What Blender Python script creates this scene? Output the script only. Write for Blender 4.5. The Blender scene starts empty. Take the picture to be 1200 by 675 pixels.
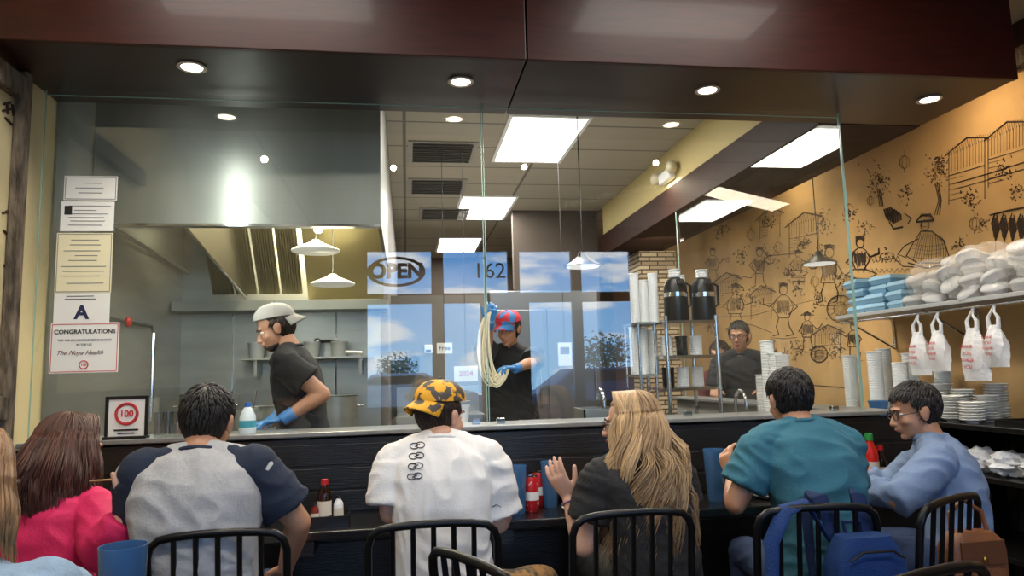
import bpy, math, random, bmesh
from mathutils import Vector as V, Matrix, noise
from mathutils.bvhtree import BVHTree
random.seed(7)
SC=bpy.context.scene; C=SC.collection; PI=math.pi
try: SC.view_settings.view_transform='Standard'
except Exception: pass
# ---------------- camera
F=830.0; CAM=V((0,0,1.36))
RM=(Matrix.Rotation(math.radians(-8.6),3,'Z')@Matrix.Rotation(math.radians(96.8),3,'X')@Matrix.Rotation(math.radians(-1.55),3,'Z'))
cd=bpy.data.cameras.new('camera'); cam=bpy.data.objects.new('camera',cd); C.objects.link(cam)
cam.matrix_world=Matrix.Translation(CAM)@RM.to_4x4(); cd.lens=F/1200*36; cd.sensor_width=36; cd.clip_start=.05; SC.camera=cam
def ray(u,v): return RM@V(((u-600)/F,(337.5-v)/F,-1))
def W(u,v,y): d=ray(u,v); return CAM+d*(y/d.y)
def WX(u,v,x): d=ray(u,v); return CAM+d*(x/d.x)
def WZ(u,v,z): d=ray(u,v); return CAM+d*((z-1.36)/d.z)
# ---------------- materials
def lin(c): return tuple(((x/255)/12.92 if x/255<=.04045 else ((x/255+.055)/1.055)**2.4) for x in c)+(1,)
MC={}
def M(name,col,rough=.5,metal=0,var=None,bump=None,emit=0,alpha=1,coat=0,stretch=(1,1,1),col2=None,spec=.5,aniso=0,anr=0):
    if name in MC: return MC[name]
    m=bpy.data.materials.new(name); m.use_nodes=True; nt=m.node_tree; b=nt.nodes['Principled BSDF']
    c=lin(col); b.inputs['Base Color'].default_value=c; b.inputs['Roughness'].default_value=rough; b.inputs['Metallic'].default_value=metal
    b.inputs['Alpha'].default_value=alpha; b.inputs['Coat Weight'].default_value=coat; b.inputs['Specular IOR Level'].default_value=spec
    if aniso:
        b.inputs['Anisotropic'].default_value=aniso; b.inputs['Anisotropic Rotation'].default_value=anr; tg=nt.nodes.new('ShaderNodeTangent'); tg.direction_type='RADIAL'; tg.axis='Z'; nt.links.new(tg.outputs[0],b.inputs['Tangent'])
    if emit: b.inputs['Emission Color'].default_value=c; b.inputs['Emission Strength'].default_value=emit
    if var or bump:
        tc=nt.nodes.new('ShaderNodeTexCoord'); mp=nt.nodes.new('ShaderNodeMapping'); mp.inputs['Scale'].default_value=stretch
        nt.links.new(tc.outputs['Object'],mp.inputs['Vector'])
    if var:
        n=nt.nodes.new('ShaderNodeTexNoise'); n.inputs['Scale'].default_value=var[0]; n.inputs['Detail'].default_value=5
        nt.links.new(mp.outputs[0],n.inputs['Vector']); r=nt.nodes.new('ShaderNodeValToRGB')
        r.color_ramp.elements[0].position=var[2] if len(var)>2 else .3; r.color_ramp.elements[1].position=var[3] if len(var)>3 else .7
        r.color_ramp.elements[0].color=lin(col2) if col2 else tuple(x*(1-var[1]) for x in c[:3])+(1,)
        r.color_ramp.elements[1].color=c
        nt.links.new(n.outputs[0],r.inputs[0]); nt.links.new(r.outputs[0],b.inputs['Base Color'])
    if bump:
        n2=nt.nodes.new('ShaderNodeTexNoise'); n2.inputs['Scale'].default_value=bump[0]; n2.inputs['Detail'].default_value=4
        nt.links.new(mp.outputs[0],n2.inputs['Vector']); bp=nt.nodes.new('ShaderNodeBump'); bp.inputs['Strength'].default_value=bump[1]; bp.inputs['Distance'].default_value=bump[2] if len(bump)>2 else .01
        nt.links.new(n2.outputs[0],bp.inputs['Height']); nt.links.new(bp.outputs[0],b.inputs['Normal'])
    MC[name]=m; return m
def brickmat(name,c1,c2,mortar,w,h,ms=.01,off=0.0,rough=.7,axis='XY',bump=0):
    m=bpy.data.materials.new(name); m.use_nodes=True; nt=m.node_tree; b=nt.nodes['Principled BSDF']; b.inputs['Roughness'].default_value=rough
    tc=nt.nodes.new('ShaderNodeTexCoord'); mp=nt.nodes.new('ShaderNodeMapping'); nt.links.new(tc.outputs['Object'],mp.inputs['Vector'])
    if axis=='XZ': mp.inputs['Rotation'].default_value=(PI/2,0,0)
    br=nt.nodes.new('ShaderNodeTexBrick'); br.offset=off; br.inputs['Scale'].default_value=1; br.inputs['Brick Width'].default_value=w; br.inputs['Row Height'].default_value=h; br.inputs['Mortar Size'].default_value=ms
    br.inputs['Color1'].default_value=lin(c1); br.inputs['Color2'].default_value=lin(c2); br.inputs['Mortar'].default_value=lin(mortar)
    nt.links.new(mp.outputs[0],br.inputs['Vector']); nt.links.new(br.outputs[0],b.inputs['Base Color'])
    if bump:
        bp=nt.nodes.new('ShaderNodeBump'); bp.inputs['Strength'].default_value=bump; bp.invert=True
        nt.links.new(br.outputs['Fac'],bp.inputs['Height']); nt.links.new(bp.outputs[0],b.inputs['Normal'])
    return m
def glassmat(name,tint,refl,k=.9,rough=0.0):
    # thin glass: mix of clear and mirror by Schlick falloff, same from both faces
    m=bpy.data.materials.new(name); m.use_nodes=True; nt=m.node_tree; nt.nodes.clear()
    o=nt.nodes.new('ShaderNodeOutputMaterial'); mx=nt.nodes.new('ShaderNodeMixShader'); t=nt.nodes.new('ShaderNodeBsdfTransparent'); g=nt.nodes.new('ShaderNodeBsdfGlossy')
    t.inputs[0].default_value=tint; g.inputs['Roughness'].default_value=rough; g.inputs[0].default_value=(1,1,1,1)
    lw=nt.nodes.new('ShaderNodeLayerWeight'); lw.inputs[0].default_value=.5; pw=nt.nodes.new('ShaderNodeMath'); pw.operation='POWER'; pw.inputs[1].default_value=5
    ad=nt.nodes.new('ShaderNodeMath'); ad.operation='MULTIPLY_ADD'; ad.inputs[1].default_value=k; ad.inputs[2].default_value=refl
    nt.links.new(lw.outputs['Facing'],pw.inputs[0]); nt.links.new(pw.outputs[0],ad.inputs[0]); nt.links.new(ad.outputs[0],mx.inputs[0]); nt.links.new(t.outputs[0],mx.inputs[1]); nt.links.new(g.outputs[0],mx.inputs[2]); nt.links.new(mx.outputs[0],o.inputs[0]); return m
def hairmat(name,ca,cb,rough=.45):
    if name in MC: return MC[name]
    m=bpy.data.materials.new(name); m.use_nodes=True; nt=m.node_tree; b=nt.nodes['Principled BSDF']; b.inputs['Roughness'].default_value=rough
    a=nt.nodes.new('ShaderNodeAttribute'); a.attribute_name='tone'; r=nt.nodes.new('ShaderNodeValToRGB'); r.color_ramp.elements[0].color=lin(ca); r.color_ramp.elements[1].color=lin(cb)
    nt.links.new(a.outputs['Fac'],r.inputs[0]); nt.links.new(r.outputs[0],b.inputs['Base Color']); MC[name]=m; return m
# ---------------- mesh builder
ORG={}
def tag(o,label=None,cat=None,group=None,kind=None):
    if label: o['label']=label
    if cat: o['category']=cat
    if group: o['group']=group
    if kind: o['kind']=kind
    return o
def T(name,label,cat,loc=(0,0,0),group=None,rz=0):
    o=bpy.data.objects.new(name,None); o.empty_display_size=.05; C.objects.link(o); o.location=loc; o.rotation_euler=(0,0,rz); ORG[o]=V(loc) if rz==0 else V((0,0,0)); return tag(o,label,cat,group)
class MB:
    def __init__(s): s.v=[];s.f=[];s.m=[];s.t=[]
    def add(s,vs,fs,mi=0,tone=0):
        n=len(s.v); s.v+=[V(p) for p in vs]; s.f+=[[i+n for i in f] for f in fs]; s.m+=[mi]*len(fs); s.t+=[tone]*len(vs); return s
    def box(s,c,d,rot=None,mi=0):
        c=V(c); vs=[]
        for k in range(8):
            p=V(((-.5 if k&1==0 else .5)*d[0],(-.5 if k&2==0 else .5)*d[1],(-.5 if k&4==0 else .5)*d[2]))
            vs.append(c+(rot@p if rot else p))
        return s.add(vs,[(0,2,3,1),(4,5,7,6),(0,1,5,4),(2,6,7,3),(0,4,6,2),(1,3,7,5)],mi)
    def bx(s,x0,x1,y0,y1,z0,z1,mi=0): return s.box(((x0+x1)/2,(y0+y1)/2,(z0+z1)/2),(x1-x0,y1-y0,z1-z0),None,mi)
    def loft(s,rings,mi=0,cap=True,tone=0,loop=False):
        n=len(rings[0]); vs=[p for r in rings for p in r]; fs=[]
        k=len(rings)
        for i in range(k if loop else k-1):
            for j in range(n):
                a=i*n+j; b=i*n+(j+1)%n; i2=(i+1)%k; fs.append((a,b,i2*n+(j+1)%n,i2*n+j))
        if cap and not loop: fs.append(tuple(range(n-1,-1,-1))); fs.append(tuple((k-1)*n+j for j in range(n)))
        return s.add(vs,fs,mi,tone)
    def tube(s,pts,r,n=10,mi=0,cap=True,tone=0,flat=1.0,ref=None,loop=False,rnd=False):
        pts=[V(p) for p in pts]; k=len(pts); rs=list(r) if hasattr(r,'__len__') else [r]*k
        if rnd:
            d0=(pts[0]-pts[1]).normalized(); d1=(pts[-1]-pts[-2]).normalized(); r0,r1=rs[0],rs[-1]
            A=[pts[0]+d0*r0*a for a in (.98,.8,.5)]; B=[pts[-1]+d1*r1*a for a in (.5,.8,.98)]
            pts=A+pts+B; rs=[r0*.2,r0*.6,r0*.87]+rs+[r1*.87,r1*.6,r1*.2]; k=len(pts)
        rings=[]; up=None
        for i in range(k):
            if loop: t=pts[(i+1)%k]-pts[i-1]
            else: t=pts[min(i+1,k-1)]-pts[max(i-1,0)]
            t.normalize()
            if up is None:
                a=V(ref) if ref else (V((0,0,1)) if abs(t.z)<.9 else V((0,1,0)))
                up=(a-t*a.dot(t)).normalized()
            else:
                up=(up-t*up.dot(t)); up=up.normalized() if up.length>1e-6 else V((1,0,0))
            sd=t.cross(up)
            rings.append([pts[i]+(sd*math.cos(2*PI*j/n)+up*math.sin(2*PI*j/n)*flat)*rs[i] for j in range(n)])
        return s.loft(rings,mi,cap,tone,loop)
    def ell(s,c,r,ax=None,nu=20,nv=12,mi=0,fn=None):
        c=V(c); r=r if hasattr(r,'__len__') else (r,r,r); vs=[];fs=[]
        def P(a,b):
            d=V((math.sin(a)*math.cos(b),math.sin(a)*math.sin(b),math.cos(a)))
            k=fn(d) if fn else 1
            if not hasattr(k,'__len__'): k=(k,k,k)
            p=V((d.x*r[0]*k[0],d.y*r[1]*k[1],d.z*r[2]*k[2]))
            return c+(ax@p if ax else p)
        vs.append(P(0,0))
        for i in range(1,nv):
            for j in range(nu): vs.append(P(PI*i/nv,2*PI*j/nu))
        vs.append(P(PI,0)); L=len(vs)-1
        for j in range(nu): fs.append((0,1+j,1+(j+1)%nu)); fs.append((L,1+(nv-2)*nu+(j+1)%nu,1+(nv-2)*nu+j))
        for i in range(nv-2):
            for j in range(nu): a=1+i*nu; fs.append((a+j,a+nu+j,a+nu+(j+1)%nu,a+(j+1)%nu))
        return s.add(vs,fs,mi)
    def lathe(s,prof,c=(0,0,0),n=24,mi=0,ax=None,cap=True):
        c=V(c); rings=[]
        for r,z in prof:
            rings.append([c+((ax@V((r*math.cos(2*PI*j/n),r*math.sin(2*PI*j/n),z))) if ax else V((r*math.cos(2*PI*j/n),r*math.sin(2*PI*j/n),z))) for j in range(n)])
        return s.loft(rings,mi,cap)
    def build(s,name,mat,parent=None,org=None,smooth=True,bevel=0,solid=0,tone=False,ang=40):
        o0=ORG[parent] if parent is not None else (V(org) if org is not None else V((0,0,0)))
        me=bpy.data.meshes.new(name); me.from_pydata([p-o0 for p in s.v],[],s.f)
        bm=bmesh.new(); bm.from_mesh(me); bmesh.ops.recalc_face_normals(bm,faces=bm.faces); bm.to_mesh(me); bm.free()
        for mm in (mat if isinstance(mat,(list,tuple)) else [mat]): me.materials.append(mm)
        if any(s.m): me.polygons.foreach_set('material_index',s.m)
        if tone:
            at=me.attributes.new('tone','FLOAT','POINT'); at.data.foreach_set('value',s.t)
        if smooth: me.shade_smooth(); me.set_sharp_from_angle(angle=math.radians(ang))
        o=bpy.data.objects.new(name,me); C.objects.link(o)
        if parent is not None: o.parent=parent
        else: o.location=o0
        ORG[o]=o0
        if bevel:
            b=o.modifiers.new('b','BEVEL'); b.width=bevel; b.segments=2; b.limit_method='ANGLE'
        if solid:
            b=o.modifiers.new('s','SOLIDIFY'); b.thickness=solid; b.offset=0
        return o
def bake(mb,voxel,sm,name,mats,parent=None,org=None,wr=0,seed=0,wf=(9,9,16)):
    o0=ORG[parent] if parent is not None else V(org)
    me=bpy.data.meshes.new('tmp'); me.from_pydata([p-o0 for p in mb.v],[],mb.f)
    bm=bmesh.new(); bm.from_mesh(me); bmesh.ops.recalc_face_normals(bm,faces=bm.faces); bm.to_mesh(me); bm.free()
    t=bpy.data.objects.new('tmp',me); C.objects.link(t)
    r=t.modifiers.new('r','REMESH'); r.mode='VOXEL'; r.voxel_size=voxel
    if sm: q=t.modifiers.new('q','SMOOTH'); q.factor=.5; q.iterations=sm
    dg=bpy.context.evaluated_depsgraph_get(); m2=bpy.data.meshes.new_from_object(t.evaluated_get(dg)); bpy.data.objects.remove(t)
    m2.name=name
    if wr:
        ns=[v.normal.copy() for v in m2.vertices]
        for v,n in zip(m2.vertices,ns):
            p=v.co; q=noise.noise(V((p.x*3+seed,p.y*3,p.z*3)))*.12
            a=noise.noise(V(((p.x+q)*wf[0]+seed,(p.y)*wf[1],(p.z+q+p.x*.35)*wf[2])))
            v.co=p+n*(wr*(1-2.2*abs(a)))
    m2.materials.clear()
    for mm in (mats if isinstance(mats,(list,tuple)) else [mats]): m2.materials.append(mm)
    m2.shade_smooth(); o=bpy.data.objects.new(name,m2); C.objects.link(o)
    if parent is not None: o.parent=parent
    else: o.location=o0
    ORG[o]=o0; return o
def text(s,loc,size,mat,parent,rot=(PI/2,0,0),name='lettering',align='CENTER',ext=.0006,shear=0,sx=1.0,bold=0):
    cu=bpy.data.curves.new('t','FONT'); cu.body=s; cu.size=size; cu.align_x=align; cu.align_y='CENTER'; cu.extrude=ext; cu.shear=shear; cu.offset=bold; cu.resolution_u=3
    t=bpy.data.objects.new('t',cu); C.objects.link(t); dg=bpy.context.evaluated_depsgraph_get(); me=bpy.data.meshes.new_from_object(t.evaluated_get(dg)); bpy.data.objects.remove(t)
    me.materials.clear(); me.materials.append(mat); o=bpy.data.objects.new(name,me); C.objects.link(o); o.parent=parent; o.location=V(loc)-ORG[parent]; o.rotation_euler=rot; o.scale=(sx,1,1); return o
def copy_tree(o,parent=None):
    c=o.copy(); C.objects.link(c); c.parent=parent
    for ch in list(o.children): copy_tree(ch,c)
    return c
def cp(o,label,loc,rz=0,group=None,rot=None,sc=None):
    c=copy_tree(o); c.location=loc; c.rotation_euler=rot if rot else (0,0,rz); c['label']=label
    if group: c['group']=group
    if sc: c.scale=(sc,sc,sc)
    return c
def struct(o): o['kind']='structure'; return o
def bvh(o):
    me=o.data; off=ORG[o]; return BVHTree.FromPolygons([v.co+off for v in me.vertices],[p.vertices[:] for p in me.polygons])
def decal(strokes,target,mat,name,r=.003,off=.002):
    tr=bvh(target); mb=MB()
    for st in strokes:
        pts=[]
        for (u,v) in st:
            h=tr.ray_cast(CAM,ray(u,v).normalized())
            if h[0] is not None: pts.append(h[0]-ray(u,v).normalized()*off)
        if len(pts)>1: mb.tube(pts,r,6)
    if mb.v: return mb.build(name,mat,target)
def circ(u,v,r,n=14,ry=None,a0=0,a1=2*PI): return [(u+r*math.cos(a0+(a1-a0)*i/n),v+(ry or r)*math.sin(a0+(a1-a0)*i/n)) for i in range(n+1)]
def lamp(kind,loc,energy,col=(1,.95,.87),size=.5,size_y=None,aim=None,spot=1.5,name='lamp'):
    l=bpy.data.lights.new(name,kind); l.energy=energy; l.color=col
    if kind=='AREA':
        l.size=size
        if size_y: l.shape='RECTANGLE'; l.size_y=size_y
    elif kind=='SPOT': l.spot_size=spot; l.spot_blend=.9; l.shadow_soft_size=size
    else: l.shadow_soft_size=size
    o=bpy.data.objects.new(name,l); C.objects.link(o); o.location=loc
    if aim is not None: o.rotation_euler=(V(aim)-V(loc)).to_track_quat('-Z','Y').to_euler()
    return o
# palette
steel=M('brushed steel',(162,164,158),.38,.7,var=(2,.22),stretch=(1,1,6),bump=(60,.05))
steel_dark=M('hood steel',(146,148,140),.40,.6,var=(1.3,.4),stretch=(1.6,1,.3))
chrome=M('chrome',(205,205,205),.12,1)
mahog=M('dark mahogany veneer',(58,18,11),.42,0,var=(5,.5),stretch=(1,3,9),coat=.06,spec=.3)
mahog2=M('dark walnut soffit',(44,20,16),.33,0,var=(6,.4),stretch=(1,3,1),coat=.08,spec=.4)
mahog3=M('matte walnut return',(52,28,20),.6,0,var=(6,.4),stretch=(1,3,1),spec=.2)
blackwood=M('black stained wood',(24,22,21),.35,0,var=(6,.5),stretch=(1,4,14),bump=(18,.25))
bartop=M('black bar top',(22,21,21),.25,coat=.2,var=(8,.3))
stone=M('grey stone ledge',(128,130,128),.3,var=(20,.25))
rustic=M('weathered rustic wood',(122,108,92),.85,var=(9,.75,.35,.65),stretch=(3,3,.8),bump=(16,1,.03))
tan=M('mural plaster',(204,164,108),.8,var=(2.5,.25,.3,.7),bump=(14,.3))
tanl=M('pale mural plaster',(206,192,150),.8,var=(4,.15),bump=(20,.3))
yellow=M('yellow painted beam',(190,172,118),.7,var=(2,.06))
ink=M('mural ink',(58,42,28),.8)
white=M('white plastic',(228,230,230),.4); paper=M('white paper',(226,226,222),.7); cream=M('cream paper',(222,214,180),.7)
black=M('black plastic',(18,18,19),.35); blackmet=M('black metal tube',(26,26,27),.32,.6)
red=M('red plastic',(176,24,28),.35); redp=M('red print',(190,40,45),.6); blackp=M('black print',(25,25,28),.6); greyp=M('grey print',(120,120,125),.7)
dark=M('dark grey paint',(44,42,42),.6); floorm=brickmat('floor tiles',(112,92,74),(98,80,66),(50,44,40),.45,.45,.008)
ceilm=brickmat('ceiling tile grid',(158,150,134),(150,143,129),(96,91,84),1.2,.6,.014)
emitw=M('lit diffuser',(255,250,238),.5,emit=6); emitd=M('lit downlight lens',(255,244,225),.5,emit=14)
glass=glassmat('screen glass',(.975,.985,.98,1),.05); glass2=glassmat('side screen glass',(.96,.97,.965,1),.03,.4)
blueplastic=M('translucent blue plastic',(70,112,158),.2,alpha=.82); clearp=M('clear plastic',(238,240,242),.2,alpha=.55); clearglass=glassmat('drinking glass',(.86,.88,.88,1),.07)
boxblue=M('pale blue foam',(128,170,198),.6)
# ---------------- structure
LX=-1.68; RX=3.6; CZ=3.33; LZ=1.118; GX=2.36
struct(MB().bx(-2.2,4.4,-2.6,12.2,-.1,0).build('floor',floorm,smooth=False))
struct(MB().bx(-2.2,4.4,-2.6,12.2,CZ,CZ+.1).build('ceiling',ceilm,smooth=False))
struct(MB().bx(LX-.15,LX,-2.5,12,0,CZ).build('wall_left',tanl,smooth=False))
wr=struct(MB().bx(RX,RX+.15,-2.5,9.6,0,CZ).build('wall_right',tan,smooth=False))
struct(MB().bx(RX,RX+.15,9.6,12,0,CZ).build('wall_right_rear',M('brown rear wall',(112,84,62),.7,var=(3,.2)),smooth=False))
struct(MB().bx(-2,4,12,12.12,0,CZ).build('wall_far',M('dim back wall',(86,74,64),.7,var=(3,.2)),smooth=False))
struct(MB().bx(LX,-.2,5.62,5.72,0,CZ).build('wall_kitchen',steel,smooth=False))
struct(MB().bx(LX,LX+.012,3.62,5.62,0,CZ).build('wall_kitchen_side',steel,smooth=False))
struct(MB().bx(-.26,-.14,5.72,12,0,CZ).build('wall_passage',M('grey passage wall',(120,114,106),.6,var=(3,.15)),smooth=False))
wins=[(-.53,.37,.93,2.33),(-.53,.37,2.40,3.03),(.47,1.02,.05,2.33),(.47,1.40,2.40,3.03),(1.62,2.28,.93,2.33),(1.5,2.28,2.40,3.03),(2.36,3.12,.93,2.33),(2.36,3.12,2.40,3.03)]
mb=MB()
mb.bx(LX,-.53,-2.6,-2.5,0,CZ).bx(3.12,RX,-2.6,-2.5,0,CZ).bx(-.53,3.12,-2.6,-2.5,3.03,CZ).bx(-.53,3.12,-2.6,-2.5,2.33,2.40)
for a,b in ((.37,.47),(1.40,1.5),(2.28,2.36)): mb.bx(a,b,-2.6,-2.5,0,3.03)
mb.bx(-.53,.37,-2.6,-2.5,0,.93).bx(1.5,2.28,-2.6,-2.5,0,.93).bx(2.36,3.12,-2.6,-2.5,0,.93).bx(1.02,1.62,-2.6,-2.5,0,2.4)
struct(mb.build('wall_back',M('dark facade',(40,33,30),.6),smooth=False))
i=0
for w in wins:
    i+=1; f=.03; x0,x1,z0,z1=w; m=MB().bx(x0,x0+f,-2.58,-2.5,z0,z1).bx(x1-f,x1,-2.58,-2.5,z0,z1).bx(x0,x1,-2.58,-2.5,z0,z0+f).bx(x0,x1,-2.58,-2.5,z1-f,z1)
    struct(m.build('window_%d'%i,black,smooth=False))
t=T('open_sign','oval OPEN sign hanging in the front window','sign',(-.12,-2.47,2.72))
mb=MB(); 
for rr in (1,.93): mb.tube([V((-.12+.37*rr*math.cos(a*PI/20),-2.47,2.72+.19*rr*math.sin(a*PI/20))) for a in range(40)],.012,6,loop=True)
mb.build('oval_rim',blackp,t); text('OPEN',(-.12,-2.46,2.72),.27,blackp,t,bold=.012)
t=T('window_number','large pale number lettered on the front window above the door','sign',(1.0,-2.5,2.7)); text('162',(1.12,-2.49,2.72),.3,M('frosted lettering',(120,130,140),.6),t)
# outside
struct(MB().bx(-20,24,-40,-2.6,-.12,-.05).build('floor_outside',M('asphalt',(125,122,118),.9,var=(3,.2)),smooth=False))
def tree(x,y,h,r,label):
    t=T('street_tree',label,'tree',(x,y,-.05)); MB().tube([(x,y,-.05),(x+.1,y,h*.5),(x,y,h*.8)],[.12,.09,.04]).build('trunk',M('bark',(80,62,48),.9),t)
    m=MB(); rn=random.Random(int(x*10))
    for k in range(700):
        d=V((rn.gauss(0,1),rn.gauss(0,1),rn.gauss(0,.7))).normalized()*r*rn.uniform(.3,1); c=V((x,y,h*.8))+d; s=r*.08
        a=V((rn.uniform(-1,1),rn.uniform(-1,1),rn.uniform(-1,1))).normalized(); b=a.orthogonal().normalized()
        m.add([c-a*s,c+b*s*.6,c+a*s,c-b*s*.6],[(0,1,2,3)])
    m.build('foliage',M('leaves',(150,160,130),.8),t)
tree(-.4,-24,2.0,.9,'green street tree outside the front window, left'); tree(8.2,-22,2.5,1.1,'green street tree outside the front window, right')
def car(cx,cy,label,col):
    t=T('parked_car',label,'car',(cx,cy,0),'cars parked outside')
    m=MB(); prof=[(-2.1,.35),(-2.1,.8),(-1.3,.95),(-.7,1.4),(.7,1.42),(1.4,.98),(2.1,.85),(2.1,.35)]
    m.loft([[V((cx+px,cy+s*.85*(1 if pz<1 else .8),pz)) for px,pz in prof] for s in (-1,1)]); m.build('body',M('car paint '+str(col[0]),col,.3,.3),t,bevel=.05)
    m=MB()
    m.loft([[V((cx+px,cy+.86*.88,pz)) for px,pz in ((-1.15,1.0),(-.65,1.34),(.62,1.35),(1.15,1.02))],[V((cx+px,cy+.90*.88,pz)) for px,pz in ((-1.15,1.0),(-.65,1.34),(.62,1.35),(1.15,1.02))]]); m.build('side_windows',black,t)
    for sx in (-1.35,1.35):
        for sy in (-.8,.8):
            MB().lathe([(.1,-.1),(.31,-.1),(.31,.1),(.1,.1)],(cx+sx,cy+sy,.31),ax=Matrix.Rotation(PI/2,3,'X')).build('wheel',black,t)
car(4.3,-9,'dark blue parked car outside the front window',(60,70,92)); car(-.2,-13,'pale parked car outside the left front window',(190,190,188))
# soffit
def board(x0,x1,y0,y1,z0,z1,mat,name,b=.004): return struct(MB().bx(x0,x1,y0,y1,z0,z1).build(name,mat,smooth=False,bevel=b))
sz=2.73; s1=W(618,75,2.94).x; EX=3.0
board(LX,s1-.004,2.94,2.97,sz,CZ-.02,mahog,'trim_1'); board(s1+.004,EX,2.94,2.97,sz,CZ-.02,mahog,'trim_2')
board(LX,s1-.004,2.97,3.62,sz+.004,sz+.03,mahog2,'trim_3'); board(s1+.004,EX,2.97,3.62,sz+.004,sz+.03,mahog2,'trim_4')
board(GX,EX,3.62,8.2,sz,2.98,mahog3,'trim_5'); board(GX+.02,EX-.02,3.62,8.2,2.98,CZ,yellow,'trim_6',.002)
board(EX-.03,EX,2.97,3.62,sz+.03,CZ,mahog2,'trim_7')
board(LX,GX,3.6,3.62,sz+.03,CZ,mahog2,'trim_8')
board(RX-.05,RX,-2.4,8.5,3.06,3.17,rustic,'trim_9'); board(RX-.03,RX-.001,-2.4,8.5,3.17,CZ,mahog2,'trim_10')
ya=WX(20,300,LX+.05).y; yb=min(3.30,WX(60,300,LX+.05).y)
board(LX,LX+.05,ya,yb,.95,sz,rustic,'trim_11',.008); board(LX,LX+.05,2.2,ya,2.60,2.70,rustic,'trim_12',.008); board(LX,LX+.05,1,ya,1.22,1.32,rustic,'trim_13',.008)
board(RX-.012,RX,-2.4,8.5,0,1.0,rustic,'trim_14')
def downlight(u,v,z,label,pw=28,col=(1,.88,.72)):
    p=WZ(u,v,z); t=T('recessed_downlight',label,'ceiling light',p,'recessed downlights'); 
    MB().lathe([(.058,0),(.062,-.006),(.045,-.006),(.043,0)],p,28).build('trim_ring',M('satin white',(210,205,198),.4),t)
    MB().lathe([(.001,-.002),(.044,-.002),(.044,-.0045),(.001,-.0045)],p,24).build('lens',emitd,t)
    l=bpy.data.lights.new('spot','SPOT'); l.energy=pw; l.spot_size=2.2; l.spot_blend=.8; l.color=col; l.shadow_soft_size=.05
    o=bpy.data.objects.new('downlight_lamp',l); C.objects.link(o); o.location=(p.x,p.y,p.z-.02)
downlight(225,78,sz+.003,'round recessed downlight at the left end of the dark wood soffit',34)
downlight(540,95,sz+.003,'round recessed downlight over the man in the orange cap',36)
downlight(829,105,sz+.003,'round recessed downlight over the man in the teal shirt',36)
downlight(1089,116,sz+.003,'round recessed downlight at the right end of the soffit',32)
def troffer(c,sx,sy,label,pw=45,group='square ceiling troffers'):
    t=T('ceiling_troffer',label,'ceiling light',c,group); x,y,z=c
    MB().bx(x-sx/2-.03,x+sx/2+.03,y-sy/2-.03,y-sy/2,z-.012,z).bx(x-sx/2-.03,x+sx/2+.03,y+sy/2,y+sy/2+.03,z-.012,z).bx(x-sx/2-.03,x-sx/2,y-sy/2,y+sy/2,z-.012,z).bx(x+sx/2,x+sx/2+.03,y-sy/2,y+sy/2,z-.012,z).build('frame',white,t,smooth=False)
    MB().bx(x-sx/2,x+sx/2,y-sy/2,y+sy/2,z-.006,z).build('diffuser',emitw,t,smooth=False)
    lamp('AREA',(x,y,z-.03),pw,size=sx*.96,size_y=sy*.96,name='troffer_lamp')
def wz(u,v): return WZ(u,v,CZ)
a=wz(630,165); troffer((a.x,a.y,CZ),.6,1.15,'largest kitchen ceiling light panel, nearest the screen',62)
a=wz(567,244); troffer((a.x,a.y,CZ),.6,1.15,'middle kitchen ceiling light panel',58)
a=wz(537,287); troffer((a.x,a.y,CZ),.6,1.15,'farthest kitchen ceiling light panel',50)
troffer((-.7,2.28,CZ),1.1,.4,'added unseen ceiling light panel over the left diners',14,'added unseen dining troffers')  # unseen dining panels, added to light the diners from above
troffer((1.5,2.28,CZ),1.1,.4,'added unseen ceiling light panel over the right diners',14,'added unseen dining troffers')
for xx,yy in ((-1.2,.7),(-.1,.5),(1.1,.6),(2.3,.8)): lamp('SPOT',(xx,yy,3.25),60,(1,.92,.8),size=.025,aim=(xx*.9+.1,2.7,.9),spot=1.7,name='dining_fill_spot')  # unseen fill spots added overhead for the diners' backs
lamp('AREA',(-.7,4.9,2.75),88,(1,.90,.66),size=.8,name='hood_lamp')
lamp('AREA',(.9,7.0,2.2),22,(1,.95,.82),size=2,size_y=4,aim=(.9,7.0,3.3),name='kitchen_bounce')  # added fill aimed upward to brighten the kitchen ceiling, no fixture
lamp('AREA',(1.15,3.72,2.68),18,size=1.6,size_y=.15,aim=(1.0,5.2,.8),name='kitchen_front_fill')  # unseen fill added behind the glass to brighten the kitchen
o=lamp('AREA',(-1.0,3.63,2.15),7,(.95,1,.96),size=.10,size_y=1.0,name='hood_streak_fill'); o.rotation_euler=(PI/2,0,0); o.rotation_euler=(-PI/2,0,PI)  # hidden area light added to mirror a bright streak in the hood
o.rotation_euler=Matrix(((1,0,0),(0,0,-1),(0,1,0))).to_euler()
lamp('SPOT',(3.1,3.6,3.25),60,(1,.76,.48),size=.2,aim=(3.6,3.9,1.6),spot=2.4,name='wall_washer')
lamp('AREA',(3.2,5.9,3.2),46,(1,.86,.64),size=.3,size_y=3.8,aim=(3.6,5.9,1.4),name='rear_wall_fill')  # unseen fill added to brighten the mural beyond the side glass
lamp('AREA',(2.75,5.0,2.62),14,(1,.9,.75),size=.3,aim=(2.8,5.8,1.4),name='side_pair_fill')  # unseen fill added to brighten the two people beyond the side panel
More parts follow.
